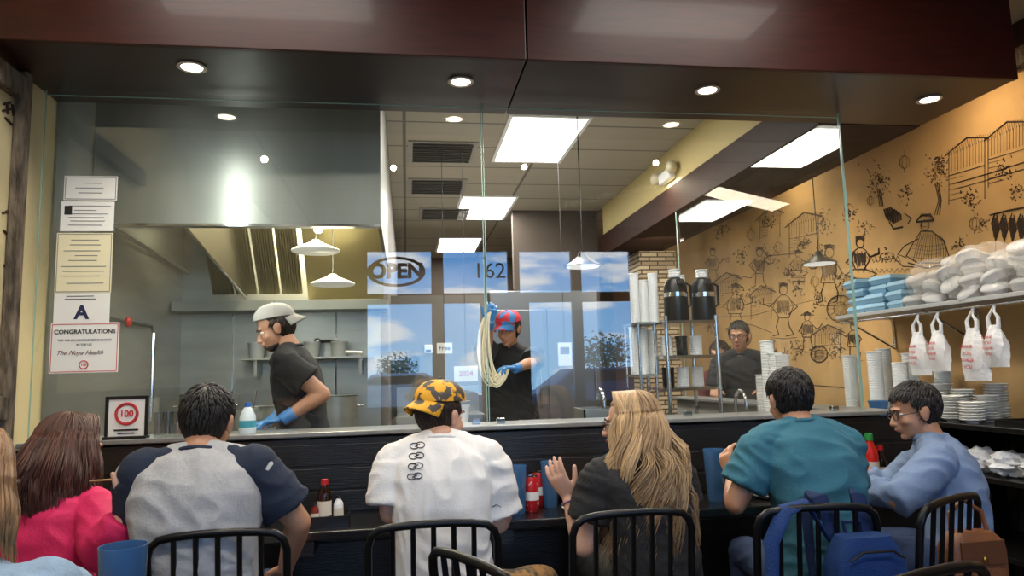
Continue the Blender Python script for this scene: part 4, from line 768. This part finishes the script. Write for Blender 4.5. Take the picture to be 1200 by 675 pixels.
def shirt(f,mat,sl=.6,g=.014,ease=.014,smat=None,lo=-.12,wr=.006,seed=1,name='shirt'):
    mb=MB(); f.torso(mb,g,lo); sm=MB() if smat else mb
    for a in f.arms:
        P=sleeve_pts(a,sl); n=len(P); r0=.06+g; r1=(.052 if sl<=1 else .034)+g+(ease if sl<=1 else ease*.4)
        rs=[r0+(r1-r0)*i/(n-1) for i in range(n)]
        if smat: sm.ell(a[0]+(f.neck-a[0])*.12,.068+g); 
        sm.tube(P,rs,18)
        if smat: sm.tube([a[0],a[0]+(f.neck-a[0])*.8],[.058+g+.003,.035+g+.003],14)
    o=bake(mb,.007,4,name,mat,f.body,wr=wr,seed=seed)
    if smat: bake(sm,.007,4,'sleeves',smat,f.body,wr=wr*.8,seed=seed+3)
    mb2=MB(); c=f.neck+f.up*.012
    mb2.tube([c+f.R*math.cos(k*PI/10)*.066+f.fwd*math.sin(k*PI/10)*.062-f.up*(.018*math.sin(k*PI/10)) for k in range(20)],.009,8,loop=True); mb2.build('neck_band',smat or mat,f.body)
    return o
def short_hair(f,tones=((12,10,9),(42,34,30)),front=.5,vol=1.0,seed=0,side=-.15,N=1100,top=1.0,clip=None):
    def th(d):
        if d.y<-.28: return -.93
        if d.y<.12: return -.93+(side+.93)*((d.y+.28)/.40)**1.3
        return side+(front-side)*min(1,(d.y-.12)/.5)
    def surf(d,k=1.0):
        zs=1.22 if d.z<0 and d.y<0 else 1
        return f.h(d.x*.083*k*vol,(d.y*.104*k*vol)-.014,d.z*.096*zs*k*vol*(top if d.z>0 else 1)+.037)
    def fn(d):
        k=(d.z-th(d))/.1; k=max(0,min(1,k)); zs=1.22 if d.z<0 and d.y<0 else 1
        s=.84+.16*k+.03*noise.noise(V((d.x*7+seed,d.y*7,d.z*5)))*k
        return (s*vol,s*vol,s*zs*vol*(top if d.z>0 else 1))
    mb=MB(); mb.ell(f.h(0,-.014,.037),[x*f.hs for x in (.083,.104,.096)],f.A,56,40,fn=fn); mb.t=[.15]*len(mb.v)
    rn=random.Random(seed); crown=V((.12,-.5,.86)).normalized(); n=0
    while n<N:
        d=V((rn.gauss(0,1),rn.gauss(0,1),rn.gauss(0,1))).normalized()
        if d.z<th(d)+.03 or (clip is not None and d.z>clip): continue
        n+=1; tg=(d-crown); tg=tg-d*tg.dot(d); tg=tg.normalized() if tg.length>1e-3 else V((1,0,0)); tg=(tg+V((rn.uniform(-.3,.3),rn.uniform(-.3,.3),rn.uniform(-.3,.1)))); lift=rn.uniform(.0,.035)
        pts=[]
        for k in range(5):
            q=(d+tg*k*.085).normalized(); pts.append(surf(q,.985+.012*min(k,2)+lift*k*.5))
        mb.tube(pts,[.0036,.004,.0036,.0026,.0008],5,tone=rn.random()**1.5)
    return mb.build('hair',hairmat('hair tone %d'%tones[1][0],*tones),f.body,tone=True,ang=180)
def long_hair(f,mat,L=.4,N=260,wave=.02,back=.08,spreadw=1.0,seed=1,az=(-115,115),rr=.0065,part=0):
    rn=random.Random(seed); mb=MB(); 
    mb.ell(f.h(0,-.016,.036),[x*f.hs for x in (.083,.103,.094)],f.A,40,30,fn=lambda d:(1 if d.z>(-.8 if d.y<.1 else .45*min(1,(d.y-.1)/.4)+(-.5)*(1-min(1,(d.y-.1)/.4))) else .85)); mb.t=[.3]*len(mb.v)
    for i in range(N):
        phd=rn.uniform(*az); ph=math.radians(phd); f0=rn.uniform(-.02,.07); pts=[]; lock=round(phd/14); rl=random.Random(lock*7+seed)
        ph1=rl.uniform(0,6.28)+rn.uniform(-.5,.5); wf=rl.uniform(9,14); LL=L*rn.uniform(.72,1.04); jit=rn.uniform(.96,1.13); wv=wave*rl.uniform(.7,1.3); tn=min(1,max(0,rl.uniform(.25,.75)+rn.uniform(-.25,.25)))
        for k in range(26):
            s=k/25
            if s<.28:
                th=s/.28*math.radians(98); d=V((math.sin(ph)*math.sin(th)*.088,-math.cos(ph)*math.sin(th)*.108+f0*(1-s/.28)*math.cos(th),math.cos(th)*.099+.036)); p=f.h(d.x*jit+part*(1-s/.28),d.y*jit-.014,d.z*(1+.03*(jit-1))) ; last=p
            else:
                q=(s-.28)/.72; dn=q*LL; out=V((0,0,-1))*dn
                bk=-f.fwd*back*math.sin(min(1,q*1.6)*PI/2)*max(.2,math.cos(ph*.75))
                sd=f.R*(math.sin(ph)*spreadw*.05*math.sin(min(1,q*1.3)*PI/2))
                p=last+out+bk+sd+(f.R*math.sin(ph1+q*wf)+f.fwd*math.cos(ph1*1.3+q*wf))*wv*min(1,q*3)
            pts.append(p)
        r=[rr*(.7+.5*math.sin(PI*min(1,k/20)))*(1 if k<18 else max(.12,(25-k)/7.5)) for k in range(26)]
        mb.tube(pts,r,5,tone=tn)
    return mb.build('hair',mat,f.body,tone=True,ang=180)
def cap(f,mat,bdir=1,brimmat=None,vol=1.0,tilt=0):
    mb=MB(); rings=[]; n=36
    Rt=Matrix.Rotation(tilt,3,'X')
    def hh(x,y,z): 
        q=Rt@V((x,y,z)); return f.h(q.x,q.y-.012,q.z+.035)
    for i in range(13):
        a=PI/2*i/12*.97; rings.append([hh(math.cos(k*2*PI/n)*.092*vol*math.cos(a)**.8,math.sin(k*2*PI/n)*.113*vol*math.cos(a)**.8,.022+math.sin(a)*.084*vol) for k in range(n)])
    rings.insert(0,[hh(math.cos(k*2*PI/n)*.086*vol,math.sin(k*2*PI/n)*.106*vol,.02) for k in range(n)])
    mb.loft(rings); c=mb.build('cap',mat,f.body); 
    MB().ell(hh(0,0,.108*vol),.008).build('cap_button',mat,f.body)
    vs=[];fs=[]; na,nbb=15,7
    for j in range(nbb):
        for i in range(na):
            a=-1+2*i/(na-1); b=j/(nbb-1); ang=a*1.05; y0=math.cos(ang)*.108*vol; x0=math.sin(ang)*.09*vol; y=y0+b*.065*math.cos(a*1.2); x=x0*(1-.04*b)
            vs.append(hh(x,bdir*y,.026-.018*a*a*(1+b)-.03*b))
    for j in range(nbb-1):
        for i in range(na-1): q=j*na+i; fs.append((q,q+1,q+na+1,q+na))
    m=MB().add(vs,fs); m.build('brim',brimmat or mat,f.body,solid=.004)
    return c
def glasses(f,mat=black):
    m=MB()
    for s in (-1,1):
        m.tube([f.h(s*.031+.024*math.cos(a*PI/10),.1,.0+.018*math.sin(a*PI/10)) for a in range(20)],.0022,6,loop=True); m.tube([f.h(s*.055,.1,.006),f.h(s*.074,.07,.006),f.h(s*.082,-.01,.004)],.0022,6)
    m.tube([f.h(-.008,.102,.003),f.h(.008,.102,.003)],.0022,6); m.build('glasses',mat,f.body)
def seat(x,y,z=.56): return V((x,y,z))
BR=((22,14,11),(62,44,34))
# P2 raglan
h=W(243,496,2.60); p2=figure('man in grey raglan tee with navy sleeves, seen from behind',h,(.12,.97,-.3),seat(h.x+.03,2.50),(0.03,1,0),[(W(170,628,2.56),W(205,636,2.85),(0.3,1,0),(0,0,-1),.8),(W(350,612,2.54),W(334,668,2.72),(-.3,.9,-.3),(0,0,-1),.8)],skinB,tw=1.05,hunch=.05,hs=.98,nd=.10,nb=.07)
shirt(p2,M('heather grey jersey',(172,172,174),.9,var=(70,.12),bump=(120,.2)),.72,.018,.014,M('navy jersey',(28,38,58),.9,bump=(120,.2)),seed=2,wr=.008); short_hair(p2,seed=4,vol=1.0)
# P3 white jersey
h=W(517,487,2.7); p3=figure('man in white jersey and orange patterned cap worn backwards',h,(.75,.66,-.16),seat(h.x+.0,2.62),(.08,1,0),[(W(458,600,2.62),W(484,600,2.95),(0.3,1,0),(0,0,-1),.8),(W(584,612,2.64),W(596,580,2.9),(.1,.6,.6),(-1,.2,0),.9)],skinC,tw=.93,hunch=.04,hs=.95,nd=.095,nb=.06,legs=[None,(W(634,684,2.85),None)],trouser=M('patterned shorts',(62,56,50),.8,var=(18,.5,.45,.55),col2=(150,110,60)))
s3=shirt(p3,M('white jersey',(226,224,222),.8,bump=(120,.15)),.85,.018,.02,seed=5,wr=.008); short_hair(p3,BR,seed=2,clip=.2)
goldcap=M('yellow patterned cap',(226,164,34),.6,var=(20,.5,.475,.495),col2=(70,66,62)); cap(p3,goldcap,-1,goldcap,1.0,.12)
sw=[]
for (u,v) in ((489,522),(488,534),(487,546),(486,558)):
    sw.append(circ(u-3.5,v+.6,5.2,12,3.4,.15*PI,1.85*PI)); sw.append(circ(u+3.5,v-.6,5.2,12,3.4,1.15*PI,2.85*PI)); sw.append([(u-3,v+1.5),(u-1,v+.4),(u+1,v-.4),(u+3,v-1.5)])
decal(sw,s3,blackp,'back_print',.0017,.003)
decal([[(577,594),(582,591),(587,594)]],s3,greyp,'sleeve_logo',.0018,.003)
# P4 blonde
h=W(738,497,2.72); hwr=W(667,583,2.74)
p4=figure('woman in black tee with long wavy blonde hair, gesturing with a raised hand',h,(-.85,.5,-.05),seat(h.x+.05,2.62),(-.12,1,0),[(W(684,640,2.66),hwr,W(645,545,2.72)-hwr,(.25,.6,.5),.42),(W(800,612,2.68),W(770,600,2.95),(-.3,1,0),(0,0,-1),.8)],skinC,tw=.94,sw=.17,hunch=.03,hs=.96,nd=.12,voxel=.0045,trouser=blackcl)
shirt(p4,blackcl,.62,.014,.02,seed=7); long_hair(p4,hairmat('blonde hair',(92,64,42),(212,178,132)),.54,2000,.019,.13,1.8,3,rr=.0021); glasses(p4,M('brown frame',(60,40,30),.4))
w=p4.arms[0][2]; e=p4.arms[0][1]; d=(w-e).normalized(); q=d.orthogonal().normalized(); q2=d.cross(q)
MB().tube([w-d*.02+(q*math.cos(k*PI/8)+q2*math.sin(k*PI/8))*.031 for k in range(16)],.007,8,loop=True,flat=.6).build('wrist_band',M('lilac band',(170,130,170),.5),p4.body)
# P5 teal
h=W(925,469,2.66); p5=figure('man in teal tee with short black hair, seen from behind',h,(-.05,1,-.2),seat(h.x+.03,2.54),(0,1,0),[(W(862,590,2.6),W(858,558,2.86),(-.1,.3,.8),(.8,.3,0),.9),(W(990,592,2.6),W(972,590,2.9),(0,1,0),(0,0,-1),.8)],skinB,tw=.95,hunch=.05,hs=.95,nd=.10,nb=.06)
shirt(p5,M('teal cotton',(50,104,122),.9,bump=(120,.2)),.7,.016,.018,seed=9,wr=.008); short_hair(p5,seed=7,vol=1.0)
# P6 blue shirt
h=W(1072,482,2.86); hp6=W(1112,600,2.72); p6=figure('man in light blue long sleeved shirt and glasses, facing left',h,(-.95,.25,-.2),V((hp6.x,2.72,.56)),(-.82,.57,0),[(W(1046,592,2.6),W(1014,566,2.8),(-.8,.5,.2),(.2,.5,-.8),.9),(W(1032,575,3.02),W(1012,548,3.05),(-.9,.2,.1),(0,0,-1),.8)],skinB,tw=.92,sw=.165,nb=.05,nd=.13,hunch=.05,hs=.97)
shirt(p6,M('light blue cotton',(112,132,164),.85,bump=(120,.2)),1.8,.014,.014,seed=11,wr=.009); short_hair(p6,seed=9,vol=1.0); glasses(p6)
MB().tube([p6.neck+V((0,0,.02))+p6.R*math.cos(k*PI/10)*.062+p6.fwd*math.sin(k*PI/10)*.06 for k in range(20)],.016,8,loop=True,flat=1.2).build('collar',MC['light blue cotton'],p6.body)
# P1 pink
h=W(84,528,2.8); p1=figure('woman in bright pink blazer with long auburn hair, holding chopsticks',h,(.55,.8,-.15),seat(h.x+.0,2.66),(.3,.95,0),[(W(38,630,2.7),W(70,605,3.0),(0.3,1,0),(0,0,-1),.8),(W(122,645,2.5),W(153,596,2.5),(.1,.2,.8),(-.8,.5,0),.9)],skinC,tw=.92,sw=.17,nd=.14,hunch=.04)
pink=M('bright pink cloth',(206,26,90),.75,bump=(120,.2)); shirt(p1,pink,1.7,.018,.02,seed=13,name='blazer'); long_hair(p1,hairmat('auburn hair',(34,18,14),(98,54,40)),.32,1200,.007,.09,.9,5,rr=.0025)
w=p1.arms[1][2]
t=T('chopsticks','pair of wooden chopsticks held by the woman in pink','chopsticks',w)
for k in (0,1): MB().tube([w+V((.05,-.03,.10)),w+V((-.15+.02*k,.06,.085))],[.0045,.003],6).build('stick',M('wood sticks',(190,150,100),.6),t)
# P7 denim
h=W(-46,582,1.6); p7=figure('person in pale denim jacket with long fair hair at the left edge',h,(.4,.9,-.1),seat(h.x-.02,1.43,.53),(.25,.97,0),[None,(W(56,700,1.6),W(80,710,1.8),(.2,1,0),(0,0,-1),.8)],skinC,tw=.9,sw=.165,nd=.145,voxel=.006)
shirt(p7,M('pale denim',(150,178,206),.85,var=(30,.25),bump=(160,.3)),1.9,.022,.012,seed=17,name='denim_jacket',wr=.009); long_hair(p7,hairmat('fair hair',(90,64,42),(176,134,90)),.2,600,.006,.05,.5,9,rr=.003)
# cook 1
h=W(323,385,3.95); hp=V((W(356,430,3.95).x,3.98,.97)); sgl=M('blue nitrile',(60,130,196),.35)
st_legs=lambda hp,R:[(hp+R*s*.1+V((0,0,-.42)),hp+R*s*.11+V((0,0,-.88))) for s in (-1,1)]
c1=figure('cook in black tee and white cap worn backwards, bent over the work table',h,(-.88,-.16,-.38),hp,(-1,.05,0),[(W(378,462,3.78),W(334,490,3.74),(-1,0,-.2),(0,0,-1),.7),(W(350,470,4.15),W(318,494,4.1),(-1,0,-.2),(0,0,-1),.7)],skinA,legs=st_legs(hp,V((0,1,0))),tw=.98,nb=.075,nd=.12,hunch=.02,hs=.96,gloves=sgl,trouser=blackcl)
shirt(c1,blackcl,.6,.014,.02,seed=19); short_hair(c1,BR,seed=5,clip=.15,side=-.3); wc=M('white cap cloth',(160,158,152),.75); cap(c1,wc,-1,wc,1.0,.22)
MB().ell(c1.h(0,.04,-.082),[.048,.048,.033],c1.A,30,20,fn=lambda d:(1.03+.04*noise.noise(d*14)) if (d.z<.05 and d.y>-.6) else .8).build('beard',M('dark brown hair',(34,24,20),.6,bump=(70,.9,.01)),c1.body)
# cook 2
h=W(596,386,5.35); hp=V((h.x+.03,5.42,.98))
c2=figure('noodle puller in black with red and blue cap, stretching noodles',h,(-.55,-.7,-.25),hp,(-.15,-1,0),[(W(622,425,5.2),W(604,432,4.98),(-.8,-.4,.1),(0,0,-1),.9),(W(570,408,5.2),W(574,378,5.0),(.1,-.3,.8),(0,1,0),.9)],skinB,legs=st_legs(hp,V((-1,0,0))),tw=1.05,nb=.05,hs=1.02,gloves=sgl,trouser=blackcl,voxel=.007)
shirt(c2,M('black chef jacket',(20,20,23),.8),.9,.018,.02,seed=23); short_hair(c2,clip=.2); rc=M('red cap cloth',(196,40,56),.7,var=(14,.5,.48,.5),col2=(50,120,180)); cap(c2,rc,1,rc,1.02)
w0=c2.arms[1][2]+V((0,-.05,.07)); w1=c2.arms[0][2]+V((-.07,-.06,.0)); nm=MB(); rn=random.Random(5)
for k in range(16):
    o=V((rn.uniform(-.035,.035),rn.uniform(-.03,.03),rn.uniform(-.03,.03))); P0=w0; P1=w0+V((-.10,-.04,-.10))+o*1.6; P2=V((w0.x-.06,w0.y-.02,w1.z-.32))+o*2; P3=w1+o*.4
    nm.tube([P0*(1-t)**3+P1*3*t*(1-t)**2+P2*3*t*t*(1-t)+P3*t**3 for t in [i/14 for i in range(15)]],.0065,6)
tag(nm.build('pulled_noodles',M('noodle dough',(240,230,200),.5),org=w1),'loop of pale stretched noodles hanging between gloved hands','noodles')
h=W(866,394,5.7); hp=V((h.x+.06,5.77,.98))
c3=figure('man in dark shirt and glasses standing beyond the side panel',h,(-.6,-.75,-.1),hp,(-.5,-.8,0),[None,None],skinB,legs=st_legs(hp,V((-.85,.53,0)).normalized()),nb=.04,voxel=.008,trouser=blackcl)
shirt(c3,M('charcoal cotton',(40,40,44),.85),.8,seed=29); short_hair(c3); glasses(c3)
h=W(843,416,6.15); hp=V((h.x+.03,6.2,.9))
c4=figure('woman with dark hair tied back beside the man in glasses',h,(-.7,-.65,-.1),hp,(-.6,-.75,0),[None,None],skinC,legs=st_legs(hp,V((-.8,.6,0)).normalized()),tw=.88,sw=.165,nb=.04,voxel=.008,trouser=blackcl)
shirt(c4,M('dark maroon cotton',(90,36,38),.85),.8,seed=31); short_hair(c4,BR,side=-.5)
# ---------------- backpack
p=W(1006,655,2.16); bz=W(1006,624,2.16).z; navy=M('blue nylon',(26,56,108),.75,var=(30,.15),bump=(150,.3),spec=.25); navy2=M('dark blue nylon',(17,36,74),.75,bump=(150,.3),spec=.25)
t=T('backpack','blue backpack hanging by its straps from the chair back','backpack',(p.x,2.14,bz-.42)); 
def rbox(cx,cy,z0,z1,w,d,n=28):
    R=[]
    for q in range(11):
        f=q/10; z=z0+(z1-z0)*f; k=1-.35*max(0,(f-.7)/.3)**2-.12*max(0,(.12-f)/.12); R.append([V((cx+math.copysign(abs(math.cos(a*2*PI/n))**.5,math.cos(a*2*PI/n))*w/2*k,cy+math.copysign(abs(math.sin(a*2*PI/n))**.5,math.sin(a*2*PI/n))*d/2*k,z)) for a in range(n)])
    return R
BY=2.13
MB().loft(rbox(p.x,BY,bz-.42,bz,.25,.13)).build('main_compartment',navy,t); MB().loft(rbox(p.x,BY-.08,bz-.40,bz-.11,.2,.05)).build('front_pocket',navy2,t)
MB().tube([(p.x-.09,BY-.07,bz-.06),(p.x-.05,BY-.073,bz-.035),(p.x+.05,BY-.073,bz-.035),(p.x+.09,BY-.07,bz-.06)],.004,6).build('zip',black,t)
MB().tube([(p.x-.03,BY+.04,bz-.01),(p.x-.03,BY+.05,bz+.03),(p.x+.03,BY+.05,bz+.03),(p.x+.03,BY+.04,bz-.01)],.006,8).build('haul_loop',navy2,t)
for s in (-1,1): MB().tube([(p.x+s*.06,BY+.06,bz-.03),(p.x+s*.065,BY+.08,bz+.05),(p.x+s*.07,BY+.11,bz+.10),(p.x+s*.08,BY+.15,bz+.10),(p.x+s*.09,BY+.16,bz+.03),(p.x+s*.10,BY+.14,bz-.1),(p.x+s*.11,BY+.1,bz-.25),(p.x+s*.10,BY+.06,bz-.38)],[.022,.026,.028,.028,.026,.02,.014,.01],10,flat=.35,ref=(0,-1,0)).build('shoulder_strap',navy2,t)
MB().tube([V((p.x-.08,BY+.06,bz-.02)),W(944,588,2.2),W(920,598,2.18),W(904,635,2.16),W(906,690,2.14)],[.018,.024,.026,.024,.018],10,flat=.35).build('loose_strap',navy,t)
MB().box((p.x-.04,BY-.108,bz-.16),(.06,.003,.03)).build('patch',M('grey patch',(150,155,165),.6),t,smooth=False)
p=W(1138,640,2.24); t=T('leather_handbag','tan leather handbag hanging on the right chair','handbag',(p.x,2.24,p.z-.12)); lea=M('tan leather',(132,80,46),.45,var=(14,.2),bump=(60,.3))
MB().loft(rbox(p.x,2.24,p.z-.15,p.z+.05,.22,.1)).build('body',lea,t)
MB().tube([(p.x-.07,2.24,p.z+.03),(p.x-.06,2.25,p.z+.11),(p.x,2.26,p.z+.15),(p.x+.06,2.25,p.z+.11),(p.x+.07,2.24,p.z+.03)],.008,8).build('handle',lea,t)
MB().bx(p.x-.08,p.x+.08,2.183,2.192,p.z-.05,p.z+.03).build('flap',M('dark leather',(100,58,33),.45),t,bevel=.003); MB().ell((p.x,2.18,p.z-.03),(.01,.004,.01)).build('clasp',M('brass',(190,150,70),.3,1),t)
# ---------------- world
w=bpy.data.worlds.new('World'); SC.world=w; w.use_nodes=True; nt=w.node_tree; bgd=nt.nodes['Background']
tc=nt.nodes.new('ShaderNodeTexCoord'); sx=nt.nodes.new('ShaderNodeSeparateXYZ'); nt.links.new(tc.outputs['Generated'],sx.inputs[0])
r=nt.nodes.new('ShaderNodeValToRGB'); r.color_ramp.elements[0].position=.0; r.color_ramp.elements[0].color=(.3,.6,.95,1); r.color_ramp.elements[1].position=.25; r.color_ramp.elements[1].color=(.05,.28,.8,1)
nt.links.new(sx.outputs[2],r.inputs[0]); nz=nt.nodes.new('ShaderNodeTexNoise'); nz.inputs['Scale'].default_value=7; nz.inputs['Detail'].default_value=7; mp=nt.nodes.new('ShaderNodeMapping'); mp.inputs['Scale'].default_value=(1,1,4); nt.links.new(tc.outputs['Generated'],mp.inputs[0]); nt.links.new(mp.outputs[0],nz.inputs['Vector'])
r2=nt.nodes.new('ShaderNodeValToRGB'); r2.color_ramp.elements[0].position=.5; r2.color_ramp.elements[1].position=.6; nt.links.new(nz.outputs[0],r2.inputs[0])
mx=nt.nodes.new('ShaderNodeMixRGB'); nt.links.new(r2.outputs[0],mx.inputs[0]); nt.links.new(r.outputs[0],mx.inputs[1]); mx.inputs[2].default_value=(.8,.87,.95,1); nt.links.new(mx.outputs[0],bgd.inputs[0]); bgd.inputs[1].default_value=6.5
